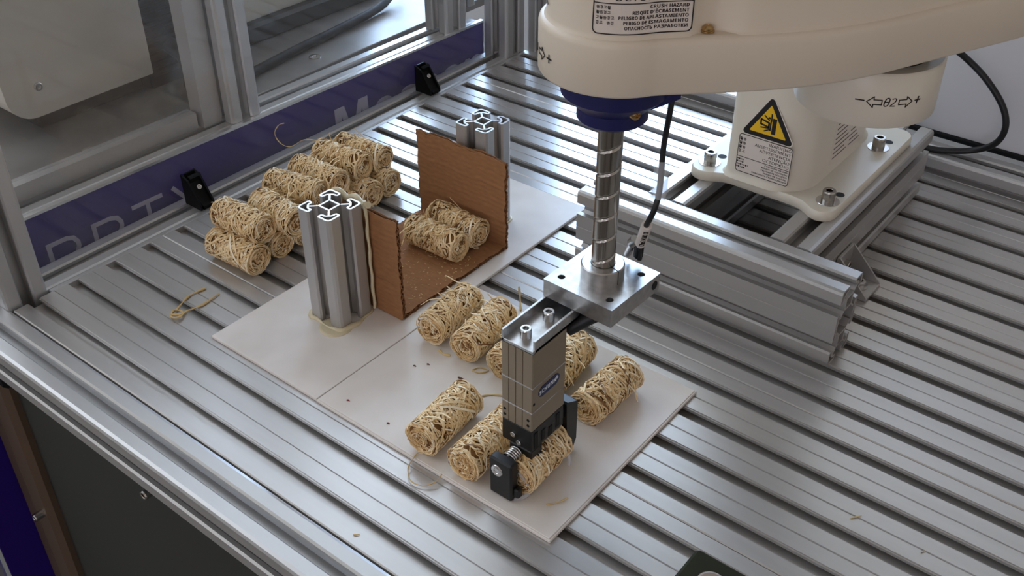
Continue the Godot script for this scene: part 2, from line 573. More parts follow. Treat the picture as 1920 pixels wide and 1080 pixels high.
func worktable():
	var T := thing("worktable", "silver worktable topped with rows of grooved aluminium plates", "table", Vector3(0.1, -0.86, -0.1))
	var XL := -0.3255
	var XR := 0.62
	for k in 5:
		var z1 := 0.278 - 0.16 * k
		var b := MB.new()
		for p in plate_polys(z1):
			# (z, y) section along x: u = z, v = y gives u x v = -x
			b.prism(p, Vector3(XR, 0, 0), Vector3(0, 0, 1), Vector3(0, 1, 0), XR - XL)
		obj("tabletop_plate", b, M.plate, T)
	var b := MB.new()
	b.bb(-0.3312, XL, -0.016, -0.0001, -0.4777, 0.2400, 0.0006)
	obj("end_strip", b, M.rail, T)
	profile("front_rail", 1, 1, Vector3(-0.3715, -0.0400, 0.3185), Vector3(0, 0, -1), Vector3(0, 1, 0), 0.9915, M.rail, T)
	profile("side_rail", 1, 1, Vector3(-0.3715, -0.0400, -0.4777), Vector3(1, 0, 0), Vector3(0, 1, 0), 0.7187, M.rail, T)
	profile("back_rail", 1, 1, Vector3(-0.29, -0.0192, -0.482), Vector3(0, 0, -1), Vector3(0, 1, 0), 0.91, M.rail, T)
	# corner posts of the enclosure
	profile("corner_post", 1, 1, Vector3(-0.3685, -0.04, 0.2812), Vector3(1, 0, 0), Vector3(0, 0, -1), 0.56, M.rail, T)
	profile("corner_post", 1, 1, Vector3(-0.3715, -0.04, -0.4385), Vector3(1, 0, 0), Vector3(0, 0, -1), 0.56, M.rail, T)
	profile("corner_post", 1, 1, Vector3(-0.3300, -0.04, -0.4800), Vector3(1, 0, 0), Vector3(0, 0, -1), 0.56, M.rail, T)
	# legs and the cabinet below
	b = MB.new()
	b.bb(-0.369, -0.331, -0.86, -0.04, 0.268, 0.309, 0.006)
	obj("leg", b, M.leg, T)
	b = MB.new()
	b.bb(-0.394, -0.3705, -0.86, -0.04, 0.262, 0.306, 0.003)
	obj("leg", b, M.leg, T)
	b = MB.new()
	b.bb(0.56, 0.60, -0.86, -0.04, 0.268, 0.309, 0.006)
	obj("leg", b, M.leg, T)
	for x in [-0.371, 0.56]:
		b = MB.new()
		b.bb(x, x + 0.04, -0.86, -0.04, -0.52, -0.48, 0.004)
		obj("leg", b, M.leg, T)
	b = MB.new()
	b.bb(-0.332, 0.56, -0.84, -0.0405, 0.291, 0.297, 0.001)
	obj("cabinet_panel", b, M.cabinet, T)
	for p in [Vector3(-0.345, -0.250, 0.3095), Vector3(-0.118, -0.0760, 0.297)]:
		bolt(T, p, Vector3(0, 0, 1), 0.0045, 0.010, M.chrome, "panel_screw")
	b = MB.new()
	b.bb(-0.338, -0.309, -0.064, -0.041, 0.297, 0.313, 0.004)
	obj("corner_bracket", b, M.black, T)
	b = MB.new()
	b.bb(0.02, 0.62, 0.0208, 0.165, -0.541, -0.535, 0.001)
	obj("back_panel", b, M.backpanel, T)
	b = MB.new()
	b.bb(0.02, 0.62, 0.0208, 0.0262, -0.535, -0.529, 0.001)
	obj("dark_gap_strip", b, M.black, T)  # black strip along the dark gap at the foot of the panel

# ------------------------------------------------------------------ glass pane with its clips
func glass_wall():
	var b := MB.new()
	b.bb(-0.3615, -0.3585, 0.0004, 0.50, -0.4380, 0.2405)
	var o = obj("glass_pane", b, M.glass)
	tag(o, "clear glass pane standing along the left edge of the worktable", "glass")
	for q in [[0.054, "black angular clip holding the glass pane, nearer the viewer by the pale wood wool pile"], [-0.2985, "black angular clip holding the glass pane, farther one before the word on the purple panel"]]:
		var z: float = q[0]
		var t := thing("panel_clip", q[1], "clip", Vector3(-0.345, 0, z), "black clips along the glass pane")
		var side := [Vector2(-0.3322, 0.0006), Vector2(-0.3322, 0.0065), Vector2(-0.3475, 0.030), Vector2(-0.3580, 0.0345), Vector2(-0.3580, 0.0006)]
		for s in [0.0068, -0.0088]:
			b = MB.new()
			b.prism(side, Vector3(0, 0, z + s + 0.002), Vector3(1, 0, 0), Vector3(0, 1, 0), 0.0020)
			obj("cheek", b, M.black, t)
		b = MB.new()
		b.prism([Vector2(-0.3322, 0.0006), Vector2(-0.3322, 0.004), Vector2(-0.3352, 0.0065), Vector2(-0.3492, 0.0255), Vector2(-0.3492, 0.0325), Vector2(-0.3472, 0.0310), Vector2(-0.3512, 0.0330), Vector2(-0.3512, 0.0006)], Vector3(0, 0, z - 0.0070), Vector3(1, 0, 0), Vector3(0, 1, 0), 0.0140)
		obj("web", b, M.black, t)
		b = MB.new()
		b.bb(-0.3580, -0.3560, 0.0006, 0.0340, z - 0.007, z + 0.007)
		obj("back_plate", b, M.black, t)
		bolt(t, Vector3(-0.3455, 0.0195, z), Vector3(0.75, 0.6, 0.1), 0.0028, 0.0025, M.chrome, "clip_screw")

# ------------------------------------------------------------------ neighbouring machine behind the glass
func nb(z: float, y: float, off := 0.0) -> Vector3:
	return Vector3(-0.40 - 0.0258 * (z - 0.21) - off, y, z)

func neighbour():
	var T := thing("neighbour_machine", "neighbouring machine cell with purple lettered side panel behind the glass", "machine", Vector3(-0.7, -0.86, -0.1))
	var W := Vector3(0.0258, 0, -1).normalized()      # along the cell's side, away from the viewer
	var N := Vector3(1, 0, 0.0258).normalized()
	var b := MB.new()
	b.prism([Vector2(0, -0.80), Vector2(0.793, -0.80), Vector2(0.793, 0.0355), Vector2(0, 0.0355)], nb(0.343, 0, 0.003), W, Vector3.UP, 0.003)
	var ban := obj("purple_panel", b, M.banner, T)
	b = MB.new()
	b.prism([Vector2(-0.001, 0.0355), Vector2(0.794, 0.0355), Vector2(0.794, 0.0385), Vector2(-0.001, 0.0385)], nb(0.343, 0, 0.004), W, Vector3.UP, 0.0055)
	b.prism([Vector2(0.793, -0.80), Vector2(0.7945, -0.80), Vector2(0.7945, 0.036), Vector2(0.793, 0.036)], nb(0.343, 0, 0.004), W, Vector3.UP, 0.0055)
	obj("edge_trim", b, M.saw, T)
	# lettering: monoline capitals and bold lower-case word
	b = MB.new()
	var L := func(list, z0: float):
		for s in list:
			var line := []
			for p in s: line.append(Vector2(0.343 - z0 + p[0], p[1] + 0.0005))
			b.wall(line, false, 0.0048, nb(0.343, 0, -0.0000), W, Vector3.UP, 0.0004)
	var bowl := [[0.0, -0.0025], [0.022, -0.0025], [0.029, -0.005], [0.0325, -0.011], [0.0325, -0.016], [0.029, -0.022], [0.022, -0.0245], [0.0, -0.0245]]
	L.call([[[0.0025, -0.045], [0.0025, -0.0005]], bowl], 0.2010)
	L.call([[[0.0025, -0.045], [0.0025, -0.0005]], bowl, [[0.017, -0.0245], [0.032, -0.045]]], 0.1515)
	L.call([[[0.0, -0.0025], [0.037, -0.0025]], [[0.0185, -0.0025], [0.0185, -0.045]]], 0.1042)
	L.call([[[0.001, 0.0], [0.0185, -0.023], [0.0185, -0.045]], [[0.037, 0.0], [0.0185, -0.023]]], 0.0551)
	var mp := func(x, y, z): return nb(-0.171, -0.0225, -0.0002 - z) + W * x + Vector3.UP * y
	b.text("Mechan", 0.053, mp, true, HORIZONTAL_ALIGNMENT_LEFT, 1.0, 0.0006)
	obj("lettering", b, M.bannerText, ban)
	# frame of the cell: lower rail, posts, door stiles
	profile("frame_rail", 1, 1, nb(-0.445, -0.002, 0.0445), N, Vector3.UP, 0.80, M.rail, T)
	for q in [[-0.0385, 0.0445], [-0.381, 0.0405], [-0.4490, 0.0850], [-0.560, 0.02]]:
		profile("frame_post", 1, 1, nb(q[0], 0.0385, q[1]), N, W, 0.55, M.rail, T)
	profile("corner_post", 1, 1, nb(0.383, -0.86, 0.05), N, W, 0.80, M.rail, T)
	b = MB.new()
	b.prism([Vector2(0, 0.0386), Vector2(0.024, 0.0386), Vector2(0.024, 0.55), Vector2(0, 0.55)], nb(-0.0135, 0, 0.044), W, Vector3.UP, 0.022)
	b.prism([Vector2(0, 0.0386), Vector2(0.30, 0.0386), Vector2(0.30, 0.056), Vector2(0, 0.056)], nb(0.29, 0, 0.044), W, Vector3.UP, 0.016)
	obj("door_frame", b, M.post, T)
	b = MB.new()
	b.bb(-1.30, -0.441, 0.024, 0.0368, -0.62, 0.40, 0.001)
	var fl := obj("base_plate", b, M.steelfloor, T)
	for p in [Vector3(-0.4724, 0.0368, 0.0943), Vector3(-0.4694, 0.0368, -0.2245), Vector3(-0.600, 0.0368, 0.19)]:
		b = MB.new()
		b.lathe([Vector2(0.0075, -0.0002), Vector2(0.0075, 0.0012), Vector2(0.0035, 0.0014), Vector2(0.0030, 0.0004), Vector2(0, 0.0004)], 20, Transform3D(Basis.IDENTITY, p))
		obj("plate_screw", b, M.chrome, fl)
	b = MB.new()
	b.prism([Vector2(0, 0.056), Vector2(0.30, 0.056), Vector2(0.30, 0.55), Vector2(0, 0.55)], nb(0.29, 0, 0.041), W, Vector3.UP, 0.003)
	obj("tinted_pane", b, M.tint, T)  # tint darkens the cell seen through it
	# robot standing in that cell
	var R := thing("industrial_robot", "white robot with rounded housing in the neighbouring cell, seen through the glass", "robot", Vector3(-0.62, 0.0368, 0.05))
	b = MB.new()
	var rings := []
	var sect := [Vector2(-0.0395, 0.42), Vector2(-0.0395, 0.0605), Vector2(-0.038, 0.0600), Vector2(0.106, 0.0600)]
	for k in 9: sect.append(Vector2(0.106 + 0.030 * sin(PI / 2 * k / 8.0), 0.090 - 0.030 * cos(PI / 2 * k / 8.0)))
	sect.append(Vector2(0.150, 0.42))
	b.prism(sect, Vector3(-0.539, 0, 0), Vector3(0, 0, 1), Vector3(0, 1, 0), 0.24)
	obj("housing", b, M.whiteB, R)
	b = MB.new()
	b.bb(-0.77, -0.556, 0.0369, 0.0605, -0.035, 0.10, 0.003)
	obj("foot_plate", b, M.black, R)
	bolt(R, Vector3(-0.5390, 0.0930, 0.0985), Vector3(1, 0, 0), 0.0045, 0.003, M.chrome, "housing_screw")
	b = MB.new()
	for k in 16:
		b.bb(-0.75, -0.545, 0.0500 + k * 0.0095, 0.0565 + k * 0.0095, -0.090 - 0.0005 * (k % 2), -0.0402, 0.0025)
	b.bb(-0.745, -0.549, 0.0369, 0.21, -0.088, -0.041)
	obj("cooling_fins", b, M.black, R)
	b = MB.new()
	b.tube([Vector3(-0.545, 0.085, -0.070), Vector3(-0.525, 0.075, -0.075), Vector3(-0.508, 0.062, -0.070), Vector3(-0.502, 0.052, -0.062), Vector3(-0.500, 0.043, -0.078)], 0.010, 10)
	obj("connector_hose", b, M.black, R)
	var R2 := R
	b = MB.new()
	rings = []
	for y in [[0.062, 0.004], [0.066, 0.0], [0.40, 0.0], [0.42, 0.006]]:
		rings.append(rrect(-0.80, -0.570, -0.44, -0.125, y[0], y[1], 0.03))
	b.loft(rings)
	obj("housing", b, M.whiteB, R2)
	b = MB.new()
	b.bb(-0.80, -0.558, 0.0369, 0.0625, -0.45, -0.12, 0.004)
	obj("foot_plate", b, M.blackm, R2)
	bolt(R2, Vector3(-0.5702, 0.088, -0.298), Vector3(1, 0, 0), 0.006, 0.003, M.chrome, "housing_screw")
	b = MB.new()
	b.tube(smooth_path([Vector3(-0.476, 0.043, -0.085), Vector3(-0.4827, 0.043, -0.1385), Vector3(-0.4943, 0.043, -0.2215), Vector3(-0.5016, 0.0435, -0.3027), Vector3(-0.5152, 0.046, -0.3969), Vector3(-0.545, 0.065, -0.46)], 6), 0.0058, 10)
	tag(obj("cell_cable", b, M.black), "thick black cable lying across the neighbouring cell's grey floor", "cable")
	b = MB.new()
	b.bb(-1.60, -0.80, -0.86, 0.22, -1.30, -1.20, 0.004)
	var cabinet = thing("white_cabinet", "pale cabinet with dark slots beyond the purple panel's far end", "cabinet", Vector3(-1.2, -0.86, -1.25))
	obj("body", b, M.backpanel, cabinet)
	for k in 6:
		b = MB.new()
		b.bb(-1.00 - 0.085 * k, -0.945 - 0.085 * k, 0.055, 0.078, -1.2005, -1.196, 0.002)
		obj("vent_slot", b, M.vent, cabinet)

func rrect(x0: float, x1: float, z0: float, z1: float, y: float, inset: float, r: float, rs = null) -> Array:
	# ring of a rounded rectangle, counter-clockwise seen from below (x towards z)
	var out := []
	var R = rs if rs != null else [r, r, r, r]        # at (+x,+z), (-x,+z), (-x,-z), (+x,-z)
	var cs := [[x1, z1, 1, 1], [x0, z1, -1, 1], [x0, z0, -1, -1], [x1, z0, 1, -1]]
	for k in 4:
		var q = cs[k]
		var rr: float = maxf(R[k] - inset, 0.0008)
		for i in 9:
			var a := PI / 2 * (k + i / 8.0)
			var cx: float = q[0] - q[2] * R[k]
			var cz: float = q[1] - q[3] * R[k]
			out.append(Vector3(cx + rr * cos(a), y, cz + rr * sin(a)))
	return out

func smooth_path(pts: Array, n := 6) -> Array:
	var out := []
	for i in pts.size() - 1:
		var a = pts[maxi(i - 1, 0)]
		var d = pts[mini(i + 2, pts.size() - 1)]
		for k in n: out.append(pts[i].cubic_interpolate(pts[i + 1], a, d, float(k) / n))
	out.append(pts[pts.size() - 1])
	return out

# ------------------------------------------------------------------ profile stand under the robot
func stand():
	var H := 0.0755
	var T := thing("profile_stand", "stand of tall aluminium profiles bolted together under the robot base", "stand", Vector3(0.15, 0, -0.25))
	# section scaled to H by using 80 mm tall cells squeezed: u across, v up
	var k := H / 0.08
	profile("front_beam", 1, 2, Vector3(0.0205, 0.0002, -0.1035), Vector3(0, 0, -1), Vector3(0, k, 0), 0.2590, M.post, T)
	profile("side_beam", 1, 2, Vector3(0.1110, 0.0002, -0.1440), Vector3(-1, 0, 0), Vector3(0, k, 0), 0.2850, M.post, T)
	profile("side_beam", 1, 2, Vector3(0.2340, 0.0002, -0.1440), Vector3(-1, 0, 0), Vector3(0, k, 0), 0.2850, M.post, T)
	var A := thing("angle_bracket", "small angle bracket screwed beside the right profile beam", "bracket", Vector3(0.25, 0, -0.226))
	var b := MB.new()
	b.bb(0.2345, 0.2685, 0.0002, 0.0035, -0.2430, -0.2100, 0.0005)
	b.bb(0.2345, 0.2375, 0.0002, 0.0350, -0.2430, -0.2100, 0.0005)
	obj("angle", b, M.post, A)
	for z in [-0.2430, -0.2118]:
		b = MB.new()
		b.prism([Vector2(0.2375, 0.0035), Vector2(0.2685, 0.0035), Vector2(0.2375, 0.0350)], Vector3(0, 0, z), Vector3(1, 0, 0), Vector3(0, 1, 0), 0.0018)
		obj("gusset", b, M.post, A)
	b = MB.new()
	b.lathe([Vector2(0, 0), Vector2(0.0085, 0), Vector2(0.0085, 0.0012), Vector2(0, 0.0012)], 24, Transform3D(Basis.IDENTITY, Vector3(0.2540, 0.0035, -0.2265)))
	obj("washer", b, M.chrome, A)
	bolt(A, Vector3(0.2540, 0.0047, -0.2265), Vector3.UP, 0.0058, 0.005, M.chrome)
	bolt(A, Vector3(0.2375, 0.020, -0.2265), Vector3.RIGHT, 0.0055, 0.005, M.steel)

# ------------------------------------------------------------------ robot
const SH := Vector3(0.1745, 0, 0.0885)
const J2 := Vector3(0.2747, 0, -0.0647)

func hub_map(a0: float, y0: float, c: Vector3, r: float) -> Callable:
	return func(x, y, z):
		var a: float = deg_to_rad(a0) - x / r
		return Vector3(c.x + (r + z) * cos(a), y0 + y, c.z + (r + z) * sin(a))

func arrow(x: float, y: float, w: float, h: float, s: float) -> Array:
	# outlined block arrow pointing along s
	var p := [[0.5, 0.0], [0.05, 0.5], [0.05, 0.22], [-0.5, 0.22], [-0.5, -0.22], [0.05, -0.22], [0.05, -0.5], [0.5, 0.0]]
	var out := []
	for i in p.size() - 1:
		out.append([x + s * p[i][0] * w, y + p[i][1] * h, x + s * p[i + 1][0] * w, y + p[i + 1][1] * h])
	return out

func arm_ring(y: float, inset: float, notch: float) -> Array:
	var ax := Vector3(0.547, 0, -0.837).normalized()
	var nx := Vector3(0.837, 0, 0.547).normalized()
	var side := [[0.0, 0.0455], [0.016, 0.0485], [0.041, 0.0545], [0.078, 0.0612], [0.110, 0.0632], [0.140, 0.0612], [0.1635, 0.0574], [0.20, 0.0512], [0.235, 0.0458], [0.263, 0.0405], [0.285, 0.033], [0.300, 0.020], [0.306, 0.0]]
	var half := []
	for i in range(0, 13):                            # round end about the shaft, from the tip
		var a := PI - PI / 2 * i / 12.0
		half.append(Vector2(cos(a) * 0.0465, sin(a) * 0.0462))
	for i in side.size() - 1:
		for k in 4:
			var p := Vector2(side[i][0], side[i][1])
			var q := Vector2(side[i + 1][0], side[i + 1][1])
			var a := Vector2(side[maxi(i - 1, 0)][0], side[maxi(i - 1, 0)][1])
			var d := Vector2(side[mini(i + 2, side.size() - 1)][0], side[mini(i + 2, side.size() - 1)][1])
			if i == 0 and k == 0: continue
			half.append(p.cubic_interpolate(q, a, d, k / 4.0))
	var ring := half.duplicate()
	ring.append(Vector2(0.306, 0))
	for i in range(half.size() - 1, 0, -1): ring.append(Vector2(half[i].x, -half[i].y))
	var out := []
	var n := ring.size()
	for i in n:
		var t: Vector2 = (ring[(i + 1) % n] - ring[(i - 1 + n) % n]).normalized()
		var nn := Vector2(-t.y, t.x)                  # outward for this direction of travel
		var p: Vector2 = ring[i] - nn * -0.0
		var off := inset
		if notch > 0.0 and p.y > 0.0: off += notch * exp(-pow((p.x - 0.0349) / 0.0085, 4))
		p = ring[i] - nn * off
		out.append(SH + ax * p.x + nx * p.y + Vector3(0, y, 0))
	out.reverse()
	# the loft wants x-towards-z order; find it by the signed area
	var area := 0.0
	for i in n: area += out[i].x * out[(i + 1) % n].z - out[(i + 1) % n].x * out[i].z
	if area < 0: out.reverse()
	return out

func robot():
	var T := thing("robot_arm", "white industrial robot arm on its cast base, reaching over the table", "robot", Vector3(0.155, 0.0757, -0.29))
	# flange and column
	var b := MB.new()
	var rings := []
	for q in [[0.0757, 0.0008], [0.0765, 0.0], [0.0838, 0.0], [0.0852, 0.0012]]:
		var ring := []
		for p in rrect(0.0830, 0.2270, -0.392, -0.1910, q[0], q[1], 0.014):
			ring.append(p)
			if p.x > 0.2 and p.z > -0.1935 and p.x < 0.2135 and ring.size() > 8 and absf(p.x - 0.2130) < 0.001:
				for e in [[0.207, -0.1925], [0.201, -0.1965], [0.195, -0.2000], [0.185, -0.2015], [0.125, -0.2015], [0.117, -0.2000], [0.110, -0.1960], [0.1035, -0.1925]]:
					ring.append(Vector3(e[0], q[0], e[1] - q[1]))
		rings.append(ring)
	b.loft(rings)
	var flange := obj("base_flange", b, M.whiteB, T)
	b = MB.new()
	rings = []
	for q in [[0.0845, -0.004], [0.0870, -0.0012], [0.0900, 0.0], [0.17, 0.0], [0.262, 0.001]]:
		rings.append(rrect(0.1145, 0.1905, -0.378, -0.2025, q[0], q[1], 0.02, [0.034, 0.010, 0.02, 0.034]))
	b.loft(rings)
	var column := obj("base_column", b, M.whiteB, T)
	for p in [Vector3(0.0960, 0.0852, -0.2120), Vector3(0.2140, 0.0852, -0.2140), Vector3(0.2090, 0.0852, -0.3390)]:
		b = MB.new()
		b.lathe([Vector2(0, 0), Vector2(0.0105, 0), Vector2(0.0105, 0.0003), Vector2(0.0102, 0.0006), Vector2(0, 0.0006)], 28, Transform3D(Basis.IDENTITY, p))
		obj("washer", b, M.chrome, flange)
		bolt(flange, p + Vector3(0, 0.0006, 0), Vector3.UP, 0.0060, 0.0105, M.steel, "base_bolt")
		b = MB.new()
		b.lathe([Vector2(0, 0.0002), Vector2(0.0042, 0.0002), Vector2(0.0042, -0.002)], 20, Transform3D(Basis.IDENTITY, p + Vector3(0.004, 0, -0.017)))
		obj("dowel_hole", b, M.dark, flange)  # flat dark disc in place of a shaded hole
	# warning sticker on the column
	var z0 := -0.2025
	var fm := func(x, y, z): return Vector3(0.1531 + x * 0.91, 0.1110 + y * 0.91, z0 + 0.0003 + z)
	b = MB.new()
	b.prism(round_poly(-0.0285, 0.0285, -0.0205, 0.0205, 0.003), Vector3(0.1531, 0.1110, z0), Vector3(0.91, 0, 0), Vector3(0, 0.91, 0), 0.0003)
	b.prism(tri_poly(0.0, 0.046, 0.0300, 0.0035), Vector3(0.1531, 0.1110, z0 + 0.0001), Vector3(0.91, 0, 0), Vector3(0, 0.91, 0), 0.0002)
	var st := obj("warning_sticker", b, M.sticker, column)
	b = MB.new()
	label_frame(b, fm, 0.0285, 0.0205, 0.0028, 0.0006)
	b.strokes([[-0.0283, -0.0040, 0.0283, -0.0040]], 0.0005, fm)
	var row := 0
	for s in ["WARNING", "AVERTISSEMENT", "ADVERTENCIA", "ATENÇÃO", "OCTOPЖHO"]:
		var yy := 0.0172 - row * 0.0045
		var mp := func(x, y, z): return fm.call(0.0272 + x, yy + y, z)
		b.text(s, 0.0030, mp, false, HORIZONTAL_ALIGNMENT_RIGHT, 1.25)
		row += 1
	row = 0
	for s in ["COLLISION HAZARD", "RISQUE DE COLLISION", "PELIGRO DE COLISIÓN", "PERIGO DE COLISÃO", "ОПАСНОСТЬ СТОЛКНОВЕНИЯ"]:
		var yy := -0.0062 - row * 0.0028
		var mp := func(x, y, z): return fm.call(0.0268 + x, yy + y, z)
		b.text(s, 0.0015, mp, true, HORIZONTAL_ALIGNMENT_RIGHT, 1.25)
		row += 1
	for k in 4:
		for j in 2:
			glyph(b, ["warn", "tell", "warn", "tell", "warn", "tell", "kyong", "go"][k * 2 + j], -0.0263 + j * 0.0038, 0.0155 - k * 0.0044, 0.0031, fm)
		for j in [4, 4, 7, 5][k]:
			glyph(b, ["tell", "warn", "go"][(j + k) % 3], -0.0272 + j * 0.0019, -0.0068 - k * 0.0029, 0.0016, fm)
	obj("lettering", b, M.ink, st)
	b = MB.new()
	b.prism(tri_poly(0.0, 0.046, 0.0290, 0.0030), Vector3(0.1531, 0.1110, z0 + 0.0003), Vector3(0.91, 0, 0), Vector3(0, 0.91, 0), 0.0001)
	obj("triangle_border", b, M.ink, st)
	b = MB.new()
	b.prism(tri_poly(0.0, 0.0452, 0.0232, 0.0008), Vector3(0.1531, 0.1110, z0 + 0.0004), Vector3(0.91, 0, 0), Vector3(0, 0.91, 0), 0.0001)
	obj("yellow_triangle", b, M.yellow, st)
	b = MB.new()
	var pic := func(x, y, z): return fm.call(x, 0.0385 + y, z + 0.0002)
	b.strokes([[-0.0085, 0.0035, 0.0000, 0.0015], [-0.0085, -0.0015, 0.0000, -0.0030], [-0.0085, 0.0035, -0.0085, -0.0015], [0.0000, 0.0015, 0.0000, -0.0030]], 0.0017, pic)
	b.strokes([[0.0055, 0.0060, 0.0055, -0.0080]], 0.0042, pic)
	b.strokes([[0.0018, 0.0110, 0.0022, 0.0040], [0.0018, 0.0040, 0.0018, -0.0060]], 0.0014, pic)
	b.strokes([[-0.0055, 0.0080, 0.0000, 0.0040], [-0.0080, -0.0050, 0.0005, -0.0040], [-0.0040, -0.0080, 0.0012, -0.0050]], 0.0012, pic)
	b.strokes([[-0.0008, 0.0066, 0.0002, 0.0066]], 0.0020, pic)
	obj("pictogram", b, M.ink, st)
	# rating plate on the right flank
	b = MB.new()
	b.bb(0.1905, 0.1909, 0.0905, 0.150, -0.345, -0.2660, 0.0001)
	var rp := obj("rating_plate", b, M.sticker, column)
	b = MB.new()
	var rm := func(x, y, z): return Vector3(0.1909 + z, 0.12 + y, -0.3055 - x)
	for k in 11:
		var y := 0.026 - k * 0.005
		b.strokes([[-0.036, y, -0.012 + 0.006 * (k % 3), y], [0.0, y, 0.014 + 0.005 * (k % 4), y]], 0.0011, rm)
	obj("lettering", b, M.printgrey, rp)
	# first arm link with round end
	b = MB.new()
	rings = []
	var J1 := Vector3(0.150, 0, -0.290)
	for q in [[0.2570, 0.0012], [0.2582, 0.0], [0.2925, 0.0], [0.2940, 0.0014]]:
		var ring := []
		var d := (J2 - J1).normalized()
		var p := Vector3(-d.z, 0, d.x)
		for i in 33:
			var a := -PI / 2 + PI * i / 32.0
			ring.append(J2 + (d * cos(a) + p * sin(a)) * (0.0455 - q[1]) + Vector3(0, q[0], 0))
		for i in 33:
			var a := PI / 2 + PI * i / 32.0
			ring.append(J1 + (d * cos(a) + p * sin(a)) * (0.052 - q[1]) + Vector3(0, q[0], 0))
		rings.append(ring)
	b.loft(rings)
	var link := obj("inner_link", b, M.whiteB, T)
	b = MB.new()
	var hm := hub_map(50.0, 0.2755, J2, 0.0456)
	b.text("θ2", 0.0056, func(x, y, z): return hm.call(-0.0005 + x + y * 0.2, y, z), false)
	b.strokes(arrow(-0.0103, 0.0, 0.0092, 0.0072, -1.0), 0.0006, hm)
	b.strokes(arrow(0.0097, 0.0, 0.0092, 0.0072, 1.0), 0.0006, hm)
	b.strokes([[-0.0218, 0.0005, -0.0165, 0.0005], [0.0163, 0.0002, 0.0203, 0.0002], [0.0179, -0.0020, 0.0187, 0.0024]], 0.0008, hm)
	obj("lettering", b, M.ink, link)
	b = MB.new()
	b.lathe([Vector2(0, 0.294), Vector2(0.036, 0.294), Vector2(0.036, 0.306), Vector2(0, 0.306)], 32, Transform3D(Basis.IDENTITY, J2))
	obj("joint_collar", b, M.black, link)
	b = MB.new()
	b.lathe([Vector2(0, 0.250), Vector2(0.046, 0.250), Vector2(0.046, 0.258), Vector2(0, 0.258)], 32, Transform3D(Basis.IDENTITY, J1))
	obj("joint_collar", b, M.black, link)
	# second arm link: skirt, crease and cover
	b = MB.new()
	rings = []
	for q in [[0.3045, 0.0028], [0.3052, 0.0010], [0.3068, 0.0], [0.3340, 0.0], [0.3362, 0.0005], [0.3376, 0.0018], [0.3383, 0.0034], [0.3386, 0.0046]]:
		rings.append(arm_ring(q[0], q[1], 0.0))
	b.loft(rings)
	var arm := obj("outer_link", b, M.white, T)
	b = MB.new()
	rings = []
	for q in [[0.3380, 0.0030], [0.3392, 0.0040], [0.3410, 0.0046], [0.40, 0.0062], [0.43, 0.0075], [0.437, 0.014]]:
		rings.append(arm_ring(q[0], q[1], 0.0085))
	b.loft(rings)
	var cover := obj("arm_cover", b, M.white, T)
	b = MB.new()
	var sc := Vector3(0.2300, 0.3402, 0.0830)
	b.lathe([Vector2(0, 0), Vector2(0.0040, 0), Vector2(0.0040, 0.0008), Vector2(0.0034, 0.0010), Vector2(0.0034, 0.0022), Vector2(0.0022, 0.0034), Vector2(0.0008, 0.0036), Vector2(0.0006, 0.0028), Vector2(0, 0.0028)], 20, Transform3D(Basis.IDENTITY, sc - Vector3(0, 0.0012, 0)))
	obj("cover_screw", b, M.brass, cover)
	# sticker wrapped round the tip of the cover
	var rg := arm_ring(0.0, 0.0, 0.0)
	var best := 0
	var want := Vector3(cos(deg_to_rad(43.5)), 0, sin(deg_to_rad(43.5)))
	for i in rg.size():
		if (rg[i] - SH).normalized().dot(want) > (rg[best] - SH).normalized().dot(want) and (rg[i] - SH).length() < 0.06: best = i
	var lm := func(x, y, z):
		var yy: float = 0.3600 + y
		var i := best
		var left: float = absf(x) * 1.09
		var dirn := 1 if x < 0 else -1
		var n := rg.size()
		while left > (rg[(i + dirn + n) % n] - rg[i]).length():
			left -= (rg[(i + dirn + n) % n] - rg[i]).length()
			i = (i + dirn + n) % n
		var p: Vector3 = rg[i].move_toward(rg[(i + dirn + n) % n], left)
		var i2 := (i + dirn + n) % n
		var t1: Vector3 = (rg[(i + 1) % n] - rg[(i - 1 + n) % n]).normalized()
		var t2: Vector3 = (rg[(i2 + 1) % n] - rg[(i2 - 1 + n) % n]).normalized()
		var t := t1.lerp(t2, left / maxf((rg[i2] - rg[i]).length(), 1e-6)).normalized()
		var nn := Vector3(t.z, 0, -t.x)
		return p - nn * (-1.0 if nn.dot(p - SH) < 0 else 1.0) * (lerpf(0.0046, 0.0062, (yy - 0.341) / 0.059) - 0.0003 - z) + Vector3(0, yy, 0)
	b = MB.new()
	for k in 24:
		var x := -0.0265 + 0.053 * k / 24.0
		var x2 := x + 0.053 / 24.0
		b.quad(lm.call(x, -0.0185, 0.0), lm.call(x2, -0.0185, 0.0), lm.call(x2, 0.03, 0.0), lm.call(x, 0.03, 0.0))
	var s2 := obj("warning_sticker", b, M.sticker, cover)
	b = MB.new()
	var lf := func(x, y, z): return lm.call(x, y + 0.0060, z + 0.0001)
	label_frame(b, lf, 0.0265, 0.0245, 0.0028, 0.0006)
	b.strokes([[-0.0262, -0.0075, 0.0262, -0.0075]], 0.0005, lf)
	b.text("OCTOPЖHO", 0.0040, func(x, y, z): return lf.call(0.0242 + x, -0.0040 + y, z), false, HORIZONTAL_ALIGNMENT_RIGHT, 1.3)
	row = 0
	for s in ["CRUSH HAZARD", "RISQUE D'ÉCRASEMENT", "PELIGRO DE APLASTAMIENTO", "PERIGO DE ESMAGAMENTO", "ОПАСНОСТЬ РАЗРАБОТКИ"]:
		var yy := -0.0097 - row * 0.00285
		b.text(s, 0.00185, func(x, y, z): return lf.call(0.0246 + x, yy + y, z), true, HORIZONTAL_ALIGNMENT_RIGHT, 1.02)
		row += 1
